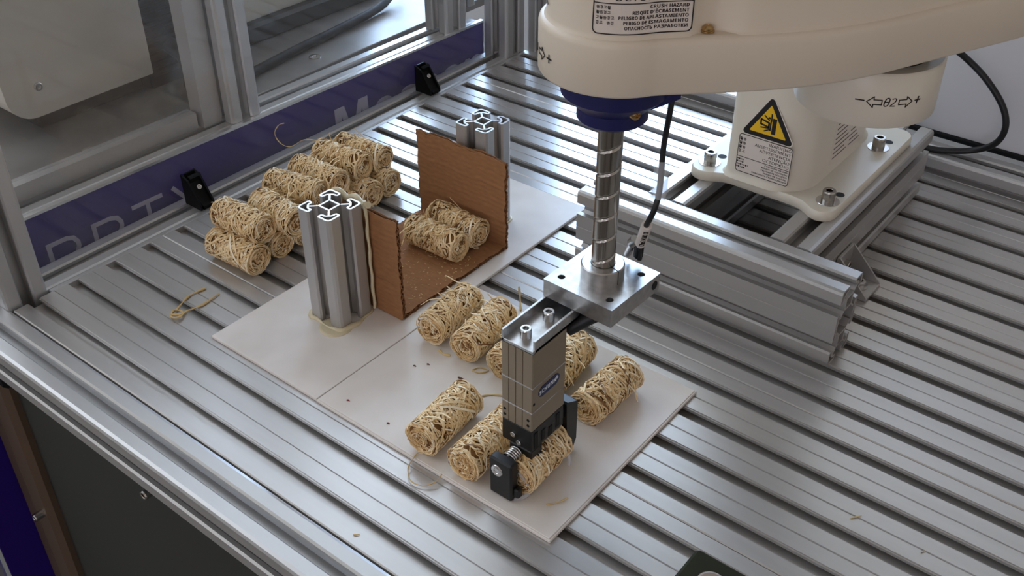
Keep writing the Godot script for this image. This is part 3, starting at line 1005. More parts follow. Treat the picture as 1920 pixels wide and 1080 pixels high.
	for k in 4:
		for j in [4, 4, 5, 5][k]:
			if k == 3 and j == 2: continue
			glyph(b, ["tell", "warn", "go", "kyong"][(j * 3 + k) % 4], -0.0240 + j * 0.0021, -0.0097 - k * 0.00285, 0.0018, lf)
	obj("lettering", b, M.inkb, s2)
	b = MB.new()
	var um := hub_map(124.0, 0.3195, SH, 0.0468)
	b.text("U", 0.0056, func(x, y, z): return um.call(-0.0108 + x + y * 0.2, y, z), false)
	b.strokes(arrow(0.0002, 0.0, 0.0092, 0.0072, 1.0), 0.0006, um)
	b.strokes([[0.0076, 0.0, 0.0122, 0.0], [0.0099, -0.0024, 0.0099, 0.0024]], 0.0008, um)
	obj("lettering", b, M.ink, arm)
	b = MB.new()
	um = hub_map(131.0, 0.3480, SH, 0.0424)
	b.strokes([[-0.002, 0.002, 0.0020, -0.001]], 0.0011, um)
	obj("mark", b, M.ink, cover)
	# blue nose with spindle nut
	b = MB.new()
	var tS := Transform3D(Basis.IDENTITY, SH)
	b.lathe([Vector2(0.0088, 0.2716), Vector2(0.0205, 0.2716), Vector2(0.0222, 0.2732), Vector2(0.0222, 0.2795), Vector2(0.0222, 0.2805), Vector2(0.0325, 0.2900), Vector2(0.0325, 0.3050), Vector2(0, 0.3050)], 48, tS)
	var toRight := Vector3(0.7832, 0, -0.6217)
	var fwd := Vector3(0.6217, 0, 0.7832)
	b.prism([Vector2(0.010, 0.2812), Vector2(0.0225, 0.2812), Vector2(0.0395, 0.2885), Vector2(0.0395, 0.3050), Vector2(0.010, 0.3050)], SH - fwd * 0.012, toRight, Vector3.UP, 0.022)
	var nose := obj("spindle_nose", b, M.blue, T)
	b = MB.new()
	b.lathe([Vector2(0, 0), Vector2(0.0036, 0), Vector2(0.0030, 0.0020), Vector2(0.0014, 0.0024), Vector2(0.0012, 0.0012), Vector2(0, 0.0012)], 18, Transform3D(Basis(Quaternion(Vector3.UP, (fwd + toRight * 0.45).normalized())), SH + (fwd + toRight * 0.45).normalized() * 0.0262 + Vector3(0, 0.2850, 0)))
	obj("set_screw", b, M.brass, nose)
	# ball screw spline shaft: smooth rod with helical and straight grooves cut in
	b = MB.new()
	var na := 72
	var ys := []
	var y := 0.1530
	while y < 0.275:
		ys.append(y); y += 0.0007
	b.g(1)
	var rad := func(a: float, yy: float) -> float:
		var r := 0.0081
		var ph := fposmod(yy - 0.1875 - 0.0166 * (rad_to_deg(a) - 20.0) / -360.0 * 1.0, 0.0166)
		ph = minf(ph, 0.0166 - ph)
		r -= 0.0010 * clampf(1.0 - ph / 0.0011, 0.0, 1.0)
		for g0 in [1.25, 1.25 + TAU / 3, 1.25 + 2 * TAU / 3]:
			var da := absf(angle_difference(a, g0))
			r -= 0.0007 * clampf(1.0 - da / 0.15, 0.0, 1.0)
		return r
	var prev := []
	for yy in ys:
		var ring := []
		for k in na:
			var a := TAU * k / na
			var r: float = rad.call(a, yy)
			ring.append(Vector3(SH.x + r * cos(a), yy, SH.z + r * sin(a)))
		if prev.size():
			for k in na: b.quad(prev[(k + 1) % na], prev[k], ring[k], ring[(k + 1) % na])
		prev = ring
	b.g(-1)
	obj("spindle_shaft", b, M.steel, T)
	# cable from the nose down to the tool and the loop behind the arm
	b = MB.new()
	var cp := smooth_path([Vector3(0.1930, 0.3050, 0.047), Vector3(0.1941, 0.2746, 0.0505), Vector3(0.2001, 0.2522, 0.0661), Vector3(0.2049, 0.2386, 0.0748), Vector3(0.2088, 0.2263, 0.0822), Vector3(0.2085, 0.2160, 0.0860), Vector3(0.2040, 0.2040, 0.0850), Vector3(0.1960, 0.1900, 0.0760), Vector3(0.1890, 0.1720, 0.0660), Vector3(0.1860, 0.1560, 0.0600)], 6)
	b.tube(cp, 0.0019, 10)
	var cable := obj("signal_cable", b, M.cable)
	tag(cable, "thin dark cable hanging from the blue robot nose to the gripper plate", "cable")
	b = MB.new()
	b.tube([Vector3(0.2035, 0.2425, 0.0725), Vector3(0.2049, 0.2386, 0.0748), Vector3(0.2088, 0.2263, 0.0822), Vector3(0.2090, 0.2235, 0.0835)], 0.0048, 16, false)
	obj("clear_sleeve", b, M.sleeve, cable)
	b = MB.new()
	var l0 := Vector3(0.2030, 0.2020, 0.0835)
	var l1 := Vector3(0.1895, 0.1735, 0.0665)
	b.tube([l0, l1], 0.0036, 14)
	var tagm := obj("cable_marker", b, M.sticker, cable)
	b = MB.new()
	var dd := (l0 - l1).normalized()
	var vw := Vector3(0.5056, 0.58187, 0.63705)
	var sd := vw.cross(dd).normalized()
	var nv := dd.cross(sd).normalized()
	if nv.dot(vw) < 0: nv = -nv
	var lc := (l0 + l1) / 2
	b.text("CPm5 P4 M8 RD", 0.0034, func(x, y, z): return lc + dd * x - sd * y * -1.0 + nv * (0.0037 - y * y * 80.0 + z), true, HORIZONTAL_ALIGNMENT_CENTER, 0.78)
	obj("lettering", b, M.ink, tagm)
	b = MB.new()
	b.tube([Vector3(0.1875, 0.171, 0.0640), Vector3(0.1845, 0.158, 0.0595)], 0.0034, 10)
	obj("plug", b, M.black, cable)
	b = MB.new()
	b.tube([Vector3(0.1820, 0.1700, 0.0640), Vector3(0.1760, 0.1560, 0.0600)], 0.0026, 10)
	b.tube([Vector3(0.1842, 0.1730, 0.0640), Vector3(0.1815, 0.1690, 0.0640)], 0.0040, 10)
	obj("metal_fitting", b, M.chrome, cable)
	b = MB.new()
	b.tube(smooth_path([Vector3(0.205, 0.16, -0.46), Vector3(0.2274, 0.1288, -0.5), Vector3(0.2537, 0.1113, -0.5), Vector3(0.2762, 0.0879, -0.5), Vector3(0.2847, 0.0662, -0.5), Vector3(0.2790, 0.045, -0.503), Vector3(0.2590, 0.0295, -0.505), Vector3(0.2300, 0.0245, -0.494), Vector3(0.2040, 0.0245, -0.489), Vector3(0.15, 0.0245, -0.49)], 8), 0.0034, 10)
	tag(obj("looped_cable", b, M.cable), "thick black cable looping down behind the arm onto the back rail", "cable")

func glyph(b: MB, kind: String, x: float, y: float, s: float, map: Callable):
	# small stroke drawings of the ideographs, in a box of side s
	var G := {
		"warn": [[-0.45, 0.4, 0.1, 0.4], [-0.3, 0.48, -0.3, 0.3], [-0.05, 0.48, -0.05, 0.3], [-0.4, 0.2, 0.05, 0.2], [0.3, 0.48, 0.15, 0.2], [0.2, 0.36, 0.48, 0.36], [-0.48, 0.02, 0.48, 0.02], [-0.35, -0.12, 0.35, -0.12], [-0.35, -0.24, 0.35, -0.24], [-0.32, -0.34, -0.32, -0.48], [-0.32, -0.48, 0.32, -0.48], [0.32, -0.34, 0.32, -0.48], [-0.32, -0.36, 0.32, -0.36]],
		"tell": [[-0.28, 0.45, -0.38, 0.2], [-0.3, 0.3, 0.36, 0.3], [0.02, 0.48, 0.02, 0.06], [-0.48, 0.06, 0.48, 0.06], [-0.3, -0.12, -0.3, -0.46], [-0.3, -0.12, 0.3, -0.12], [0.3, -0.12, 0.3, -0.46], [-0.3, -0.46, 0.3, -0.46]],
		"kyong": [[-0.4, 0.4, 0.0, 0.4], [0.0, 0.4, -0.3, 0.02], [0.3, 0.48, 0.3, -0.05], [0.05, 0.3, 0.3, 0.3], [0.05, 0.12, 0.3, 0.12], [-0.2, -0.15, 0.2, -0.15], [-0.25, -0.3, -0.2, -0.15], [-0.2, -0.46, 0.2, -0.46], [0.2, -0.15, 0.28, -0.3], [0.28, -0.3, 0.2, -0.46], [-0.25, -0.3, -0.2, -0.46]],
		"go": [[-0.35, 0.38, 0.35, 0.38], [0.35, 0.38, 0.3, 0.0], [0.0, 0.1, 0.0, -0.3], [-0.48, -0.3, 0.48, -0.3]],
	}
	var out := []
	for q in G[kind]: out.append([x + q[0] * s, y + q[1] * s, x + q[2] * s, y + q[3] * s])
	b.strokes(out, s * 0.09, map)

func label_frame(b: MB, map: Callable, hx: float, hy: float, r: float, w: float):
	var p := round_poly(-hx, hx, -hy, hy, r)
	var out := []
	for i in p.size():
		var q: Vector2 = p[(i + 1) % p.size()]
		out.append([p[i].x, p[i].y, q.x, q.y])
	b.strokes(out, w, map)

func round_poly(x0: float, x1: float, y0: float, y1: float, r: float) -> Array:
	var out := []
	for q in [[x1 - r, y1 - r, 0], [x0 + r, y1 - r, 1], [x0 + r, y0 + r, 2], [x1 - r, y0 + r, 3]]:
		for i in 6:
			var a: float = PI / 2 * (q[2] + i / 5.0)
			out.append(Vector2(q[0] + r * cos(a), q[1] + r * sin(a)))
	return out

func tri_poly(cx: float, top: float, h: float, r: float) -> Array:
	# equilateral-like triangle with apex near top, corner radius r; h is half its base
	var out := []
	var cy := 0.0385
	var s := h / 0.0290
	for k in 3:
		var a := PI / 2 + TAU * k / 3
		var c := Vector2(cx, cy - 0.001) + Vector2(cos(a) * 0.0285 * s * 0.92, sin(a) * 0.0265 * s * 0.92)
		for i in 7:
			var q := a - PI / 3 + TAU / 3 * i / 6.0
			out.append(c + Vector2(cos(q), sin(q)) * r)
	return out

# ------------------------------------------------------------------ gripper
func gripper():
	var T := thing("gripper", "steel and black parallel gripper hanging from the robot shaft", "gripper", Vector3(0.159, 0.004, 0.144))
	# square adapter plate
	var b := MB.new()
	var yaw := Basis(Vector3.UP, deg_to_rad(-1.6))
	var u := yaw * Vector3(1, 0, 0)
	var v := yaw * Vector3(0, 0, -1)
	var o := SH + Vector3(0, 0.1382, 0)
	b.holed(round_poly(-0.0287, 0.0287, -0.0287, 0.0287, 0.0006), [[Vector2(-0.0205, -0.0190), 0.0027], [Vector2(0.0203, -0.0196), 0.0027], [Vector2(0.0196, 0.0186), 0.0027], [Vector2(-0.0196, 0.0186), 0.0027]], o, u, v, 0.0140)
	var plate := obj("adapter_plate", b, M.milled, T)
	b = MB.new()
	b.lathe([Vector2(0, 0.0003), Vector2(0.0033, 0.0003), Vector2(0.0033, -0.001)], 18, Transform3D(Basis(Quaternion(Vector3.UP, u)), o + u * 0.0287 - v * -0.022 + Vector3(0, 0.007, 0)))
	obj("side_hole", b, M.dark, plate)  # dark disc stands in for the shaded bore
	# clamping collar with slit
	b = MB.new()
	var tc := Transform3D(Basis.IDENTITY, SH)
	b.lathe([Vector2(0.0150, 0.1522), Vector2(0.0150, 0.1628), Vector2(0.0142, 0.1636), Vector2(0.0086, 0.1636), Vector2(0.0082, 0.1632), Vector2(0.0082, 0.1522)], 56, tc)
	var collar := obj("clamp_collar", b, M.milled, T)
	b = MB.new()
	var ca := deg_to_rad(12.0)
	b.box(SH + Vector3(cos(ca) * 0.01175, 0.1582, sin(ca) * 0.01175), Vector3(0.0068, 0.0111, 0.0005), 0.0, Basis(Vector3.UP, -ca))
	var hb := Basis(Vector3.UP, -deg_to_rad(34.0))
	b.box(SH + Vector3(cos(deg_to_rad(34.0)) * 0.0136, 0.1578, sin(deg_to_rad(34.0)) * 0.0136), Vector3(0.0020, 0.0046, 0.0076), 0.0016, hb)
	obj("clamp_slit", b, M.dark, collar)  # dark boxes in place of shaded openings
	# channel on top of the gripper body
	b = MB.new()
	b.bb(0.1457, 0.1723, 0.1285, 0.1310, 0.0750, 0.1630, 0.0003)
	b.bb(0.1457, 0.1478, 0.1285, 0.1381, 0.0750, 0.1630, 0.0003)
	b.bb(0.1702, 0.1723, 0.1285, 0.1378, 0.0750, 0.1605, 0.0003)
	var ch := obj("mounting_channel", b, M.milled, T)
	bolt(ch, Vector3(0.1582, 0.1310, 0.1525), Vector3.UP, 0.0041, 0.0070, M.chrome, "channel_screw")
	bolt(ch, Vector3(0.1588, 0.1310, 0.1280), Vector3.UP, 0.0041, 0.0070, M.chrome, "channel_screw")
	b = MB.new()
	b.tube(smooth_path([Vector3(0.1660, 0.118, 0.1150), Vector3(0.1760, 0.1270, 0.1080), Vector3(0.1830, 0.1320, 0.1000), Vector3(0.1850, 0.1350, 0.0880)], 4), 0.0052, 10)
	obj("tool_hose", b, M.cable, T)
	# body: three sections with fine seams, grooves down the front
	var ys := [0.0598, 0.0765, 0.0988, 0.1283]
	for i in 3:
		b = MB.new()
		var y0: float = ys[i] + 0.0001
		var y1: float = ys[i + 1] - 0.0001
		var sec := []
		var c := 0.0006
		sec += [Vector2(0.1457, 0.1250 + c), Vector2(0.1457 + c, 0.1250), Vector2(0.1723 - c, 0.1250), Vector2(0.1723, 0.1250 + c), Vector2(0.1723, 0.1630 - c), Vector2(0.1723 - c, 0.1630)]
		for gx in [0.1640, 0.1580, 0.1520]:
			sec += [Vector2(gx + 0.0004, 0.1630), Vector2(gx + 0.0002, 0.1624), Vector2(gx - 0.0002, 0.1624), Vector2(gx - 0.0004, 0.1630)]
		sec += [Vector2(0.1457 + c, 0.1630), Vector2(0.1457, 0.1630 - c)]
		b.prism(sec, Vector3(0, y1, 0), Vector3(1, 0, 0), Vector3(0, 0, 1), y1 - y0)
		obj("body_section", b, M.grip, T)
	for yy in [ys[1], ys[2]]:
		b = MB.new()
		b.bb(0.1458, 0.17235, yy - 0.0005, yy + 0.0005, 0.1251, 0.16305)
		obj("seam_strip", b, M.chrome, T)
	# maker's oval on the flank
	var om := func(x, y, z): return Vector3(0.1723 + z, 0.0904 + y + x * 0.04, 0.1442 - x)
	b = MB.new()
	var pts := []
	for k in 32:
		var a := TAU * k / 32
		pts.append(Vector2(signf(cos(a)) * 0.0068 + cos(a) * 0.0052, sin(a) * 0.0046))
	b.prism(pts, Vector3(0.1723, 0.0904, 0.1442), Vector3(0, 0.04, -1).normalized(), Vector3.UP, 0.0003)
	var ov := obj("maker_badge", b, M.logo, T)
	b = MB.new()
	b.text("SCHUNK", 0.0034, func(x, y, z): return om.call(x - 0.0017, y, z + 0.0003), true, HORIZONTAL_ALIGNMENT_CENTER, 1.0)
	b.strokes([[0.0072, -0.0010, 0.0088, 0.0022], [0.0080, 0.0004, 0.0098, 0.0004]], 0.0012, func(x, y, z): return om.call(x, y, z + 0.0003))
	obj("lettering", b, M.logoText, ov)
	b = MB.new()
	for p in [Vector3(0.1485, 0.0690, 0.1630), Vector3(0.1485, 0.0640, 0.1630), Vector3(0.1690, 0.0690, 0.1630), Vector3(0.1690, 0.0640, 0.1630), Vector3(0.1723, 0.0840, 0.1610)]:
		var dr := Vector3.RIGHT if p.x > 0.172 else Vector3.BACK
		b.lathe([Vector2(0, 0.0002), Vector2(0.0012, 0.0002), Vector2(0.0012, -0.001)], 12, Transform3D(Basis(Quaternion(Vector3.UP, dr)), p))
	obj("screw_holes", b, M.dark, T)  # small dark discs painting the shade of the holes
	# black jaw housing
	b = MB.new()
	b.bb(0.1457, 0.1723, 0.0400, 0.0597, 0.1252, 0.1630, 0.0008)
	b.bb(0.1524, 0.1722, 0.0305, 0.0401, 0.1500, 0.1632, 0.0008)
	b.bb(0.1665, 0.1735, 0.0175, 0.0330, 0.1480, 0.1575, 0.0008)
	var jaw := obj("jaw_housing", b, M.blackm, T)
	b = MB.new()
	for k in 4:
		b.bb(0.1722, 0.1728, 0.0415 + 0.002 * (k % 2), 0.0560 - 0.003 * (k % 3), 0.1560 - k * 0.0085, 0.1600 - k * 0.0085, 0.0002)
	obj("side_slots", b, M.dark, jaw)  # raised dark bars in place of shaded slots
	bolt(jaw, Vector3(0.1562, 0.0489, 0.1630), Vector3.BACK, 0.0022, 0.0012, M.chrome)
	bolt(jaw, Vector3(0.1614, 0.0438, 0.1630), Vector3.BACK, 0.0022, 0.0012, M.chrome)
	# front and rear fingers
	b = MB.new()
	b.box(Vector3(0.1595, 0.0215, 0.1783), Vector3(0.0202, 0.0350, 0.0084), 0.0014)
	b.box(Vector3(0.1715, 0.0120, 0.1773), Vector3(0.0050, 0.0080, 0.0055), 0.001)
	obj("finger", b, M.blackm, T)
	b = MB.new()
	b.prism([Vector2(0.1062, 0.0120), Vector2(0.1100, 0.0045), Vector2(0.1165, 0.0045), Vector2(0.1190, 0.0300), Vector2(0.1205, 0.0545), Vector2(0.1192, 0.0560), Vector2(0.1075, 0.0500), Vector2(0.1062, 0.0485)], Vector3(0.1715, 0, 0), Vector3(0, 0, 1), Vector3(0, 1, 0), 0.0200)
	obj("finger", b, M.blackm, T)
	b = MB.new()
	b.bb(0.1530, 0.1690, 0.0400, 0.0500, 0.1060, 0.1260, 0.0008)
	obj("rear_carrier", b, M.blackm, T)
	b = MB.new()
	b.lathe([Vector2(0, 0), Vector2(0.0050, 0), Vector2(0.0046, 0.0006), Vector2(0.0026, 0.0007), Vector2(0.0022, 0.0002), Vector2(0, 0.0002)], 24, Transform3D(Basis(Quaternion(Vector3.UP, Vector3.BACK)), Vector3(0.1567, 0.0283, 0.1825)))
	obj("finger_screw", b, M.chrome, T)
	b = MB.new()
	b.tube([Vector3(0.1600, 0.0350, 0.1640), Vector3(0.1600, 0.0350, 0.1755)], 0.0030, 14)
	var path := []
	for k in 110:
		var a := TAU * k / 22.0
		path.append(Vector3(0.1600 + cos(a) * 0.0045, 0.0350 + sin(a) * 0.0045, 0.1645 + 0.0100 * k / 109.0))
	b.tube(path, 0.0009, 6)
	obj("coil_spring", b, M.chrome, T)
	b = MB.new()
	b.tube(smooth_path([Vector3(0.1680, 0.026, 0.1720), Vector3(0.1740, 0.018, 0.1700), Vector3(0.1760, 0.009, 0.1690), Vector3(0.1730, 0.0045, 0.1740), Vector3(0.1690, 0.0050, 0.1790)], 5), 0.0016, 8)
	obj("clear_pad", b, M.sleeve, T)
	b = MB.new()
	b.tube(smooth_path([Vector3(0.1740, 0.022, 0.1270), Vector3(0.1790, 0.012, 0.1260), Vector3(0.1800, 0.005, 0.1265)], 5), 0.0014, 8)
	obj("clear_pad", b, M.sleeve, T)

# ------------------------------------------------------------------ boards, posts, cardboard
func boards():
	var b := MB.new()
	b.bb(-0.1540, -0.0224, 0.0002, 0.0032, -0.1840, 0.1920, 0.0004)
	var o = obj("white_board", b, M.board)
	tag(o, "long white plastic board under the two posts and cardboard trough", "board")
	b = MB.new()
	b.bb(-0.0220, 0.2114, 0.0002, 0.0027, -0.0065, 0.1925, 0.0004)
	b.bb(-0.0207, 0.2101, 0.0026, 0.0034, -0.0052, 0.1912, 0.0003)
	o = obj("white_board", b, M.board)
	tag(o, "square white board carrying the loose rolls under the gripper", "board")
	for q in [[-0.0887, 0.0994, "upright aluminium profile post nearer the viewer, glued to the white board"], [-0.0880, -0.0985, "upright aluminium profile post standing behind the tall cardboard panel"]]:
		var t := thing("profile_post", q[2], "post", Vector3(q[0], 0.0032, q[1]), "short upright profile posts")
		var s := 0.96
		profile("profile", 1, 1, Vector3(q[0] - 0.02 * s, 0.0033, q[1] + 0.02 * s), Vector3(s, 0, 0), Vector3(0, 0, -s), 0.1117, M.post, t)
		b = MB.new()
		for w in profile_lines(1, 1): b.wall(w[0], w[1], w[2], Vector3(q[0] - 0.02 * s, 0.1151, q[1] + 0.02 * s), Vector3(s, 0, 0), Vector3(0, 0, -s), 0.0003 if w[1] else 0.00025)
		obj("sawn_end", b, M.saw, t)
		# bead of glue round the foot
		b = MB.new()
		rng.seed = 31 + int(q[1] * 100)
		var path := []
		var rad := []
		for k in 49:
			var a := TAU * k / 48.0
			var c := cos(a); var sn := sin(a)
			var m := 0.0205 / maxf(absf(c), absf(sn))
			m = minf(m, 0.0265) + 0.0012 * sin(a * 5 + 1) + rng.randf() * 0.0008
			path.append(Vector3(q[0] + c * m, 0.0036, q[1] + sn * m))
			rad.append(0.0022 + 0.0010 * sin(a * 3.0))
		path[48] = path[0]
		b.tube(path, rad, 8)
		if q[1] > 0:
			b.lathe([Vector2(0.0150, 0.0032), Vector2(0.0148, 0.0040), Vector2(0.0120, 0.0043), Vector2(0, 0.0044)], 32, Transform3D(Basis.IDENTITY, Vector3(q[0] + 0.010, 0, q[1] + 0.017)), true)
		obj("glue_bead", b, M.glue, t)
	# strip of glue between the near post and the cardboard
	b = MB.new()
	rng.seed = 5
	var p1 := []
	var r1 := []
	for k in 20:
		p1.append(Vector3(-0.0690 + 0.0006 * sin(k * 1.3), 0.006 + k * 0.0058, 0.0778))
		r1.append(0.0012 + 0.0006 * rng.randf())
	b.tube(p1, r1, 6)
	var p2 := []
	for k in 16: p2.append(Vector3(-0.108 + k * 0.0028, 0.1115 + 0.0022 * sin(k * 0.9), 0.0770 - 0.0025 * sin(k / 15.0 * PI)))
	b.tube(p2, 0.0030, 8)
	o = obj("glue_seam", b, M.glue)
	tag(o, "hardened cream glue strip between near profile post and cardboard", "glue")

func jag(k: int, n: float, amp: float) -> float:
	return amp * (sin(k * 0.31 + n) * 0.55 + sin(k * 0.83 + n * 2.0) * 0.25 + (fposmod(sin(k * 12.9898 + n * 78.233) * 43758.5, 1.0) - 0.5) * 0.7)

# corrugated sheet: two liners and a wave between; a, b along the panel section, x the direction of the flutes
func corrugated(parent: Node, called: String, o: Vector3, s: Vector3, n: Vector3, ls: float, x0: float, x1: float, sd: float, tornTop := 0.0):
	# s: direction along the section (length ls), n: thickness direction (3.6 mm), flutes run along x
	var th := 0.0036
	var N := 64
	var K := 44
	var X := Vector3(1, 0, 0)
	var holder: MeshInstance3D = null
	for side in 2:
		var b := MB.new()
		var off := 0.0 if side == 0 else th
		var P := func(i: int, j: int) -> Vector3:
			var f := float(i) / N
			var e := float(j) / K
			var xe1 := x1 + jag(i, sd + side, 0.0012)
			var xe0 := x0 + jag(i, sd + 3 + side, 0.0010)
			var L := ls + (jag(j, sd + 1.3 + side * 0.7, tornTop) if tornTop > 0 else 0.0)
			var w := 0.00022 * sin(f * TAU * 18.0) + 0.0003 * sin(e * 5.0 + f * 7.0 + sd) - 0.0008 * exp(-pow((f - 0.34) / 0.012, 2)) - 0.0006 * exp(-pow((f - 0.70) / 0.012, 2))
			return o + s * (L * f) + n * (off + w) + X * lerpf(xe0, xe1, e)
		b.g(1)
		var up: bool = (s.cross(X)).dot(n) > 0
		for i in N:
			for j in K:
				var q := [P.call(i, j), P.call(i + 1, j), P.call(i + 1, j + 1), P.call(i, j + 1)]
				for h in [0.0, 0.00045]:
					var d: Vector3 = n * h
					b.g(1 if h == 0.0 else 2)
					var flip: bool = up == (h > 0.0)
					if flip: b.quad(q[0] + d, q[1] + d, q[2] + d, q[3] + d)
					else: b.quad(q[3] + d, q[2] + d, q[1] + d, q[0] + d)
		b.g(-1)
		for i in N:
			for j in [0, K]:
				var q0: Vector3 = P.call(i, j); var q1: Vector3 = P.call(i + 1, j)
				var d := n * 0.00045
				b.quad(q0, q1, q1 + d, q0 + d)
		for j in K:
			for i in [0, N]:
				var q0: Vector3 = P.call(i, j); var q1: Vector3 = P.call(i, j + 1)
				var d := n * 0.00045
				b.quad(q0, q1, q1 + d, q0 + d)
		if side == 0: holder = obj(called, b, M.card, parent)
		else: obj("liner", b, M.card, holder)
	var b := MB.new()
	var pl := []
	var cnt := int(ls / 0.0066)
	for k in cnt * 8 + 1:
		var f := float(k) / (cnt * 8)
		pl.append(Vector2(f * ls, th / 2 + 0.0003 + (th / 2 - 0.0005) * sin(f * TAU * cnt + jag(k, sd, 0.5))))
	b.wall(pl, false, 0.0004, o + X * (x0 if s.cross(n).dot(X) > 0 else x1 + 0.0006), s, n, x1 - x0 + 0.0006)
	obj("flutes", b, M.flute, holder)

func trough():
	var T := thing("cardboard_trough", "brown corrugated cardboard trough with two upright sides and torn edges", "cardboard", Vector3(-0.094, 0.0033, 0.0))
	corrugated(T, "base_panel", Vector3(0, 0.0034, 0.0700), Vector3(0, 0, -1), Vector3(0, 1, 0), 0.1400, -0.1490, -0.0395, 1.0)
	corrugated(T, "tall_panel", Vector3(0, 0.0036, -0.0700), Vector3(0, 1, 0), Vector3(0, 0, -1), 0.0950, -0.1490, -0.0385, 2.0, 0.0022)
	corrugated(T, "short_panel", Vector3(0, 0.0036, 0.0702), Vector3(0, 1, 0), Vector3(0, 0, 1), 0.1010, -0.1020, -0.0385, 5.0, 0.0010)
	rng.seed = 77
	var b := MB.new()
	for k in 260:
		var p := Vector3(rng.randf_range(-0.125, -0.044), 0.0076, rng.randf_range(-0.035, 0.066))
		var a := rng.randf() * TAU
		var l := rng.randf_range(0.0006, 0.0022) * (2.2 if rng.randf() < 0.08 else 1.0)
		b.box(p, Vector3(l, 0.0004, rng.randf_range(0.0004, 0.0008)), 0.0, Basis(Vector3.UP, a))
	var o = obj("wood_crumbs", b, M.shred)
	tag(o, "tiny pale wood crumbs scattered over the cardboard trough floor", "crumbs", "", "stuff")

# ------------------------------------------------------------------ wood wool rolls
func lin(c: Color) -> Color:
	return c.srgb_to_linear()

func ribbon(b: MB, pts: Array, nrm: Array, w: float, t: float, c: Color):
	b.col(c)
	var n := pts.size()
	var R := []
	for i in n:
		var d: Vector3 = (pts[mini(i + 1, n - 1)] - pts[maxi(i - 1, 0)]).normalized()
		var s: Vector3 = d.cross(nrm[i]).normalized()
		var ww := w * (0.55 if i == 0 or i == n - 1 else 1.0)
		R.append([pts[i] + s * ww / 2 + nrm[i] * t / 2, pts[i] - s * ww / 2 + nrm[i] * t / 2, pts[i] - s * ww / 2 - nrm[i] * t / 2, pts[i] + s * ww / 2 - nrm[i] * t / 2])
	for i in n - 1:
		for k in 4:
			var k2 := (k + 1) % 4
			b.quad(R[i][k2], R[i][k], R[i + 1][k], R[i + 1][k2])
	b.quad(R[0][0], R[0][1], R[0][2], R[0][3])
	b.quad(R[n - 1][3], R[n - 1][2], R[n - 1][1], R[n - 1][0])

func straw(g: RandomNumberGenerator) -> Color:
	var a := Color(0.97, 0.88, 0.71)
	var d := Color(0.86, 0.71, 0.49)
	var c := a.lerp(d, pow(g.randf(), 1.3))
	if g.randf() < 0.12: c = Color(0.98, 0.93, 0.82)
	if g.randf() < 0.05: c = Color(0.50, 0.34, 0.18)
	return lin(c)

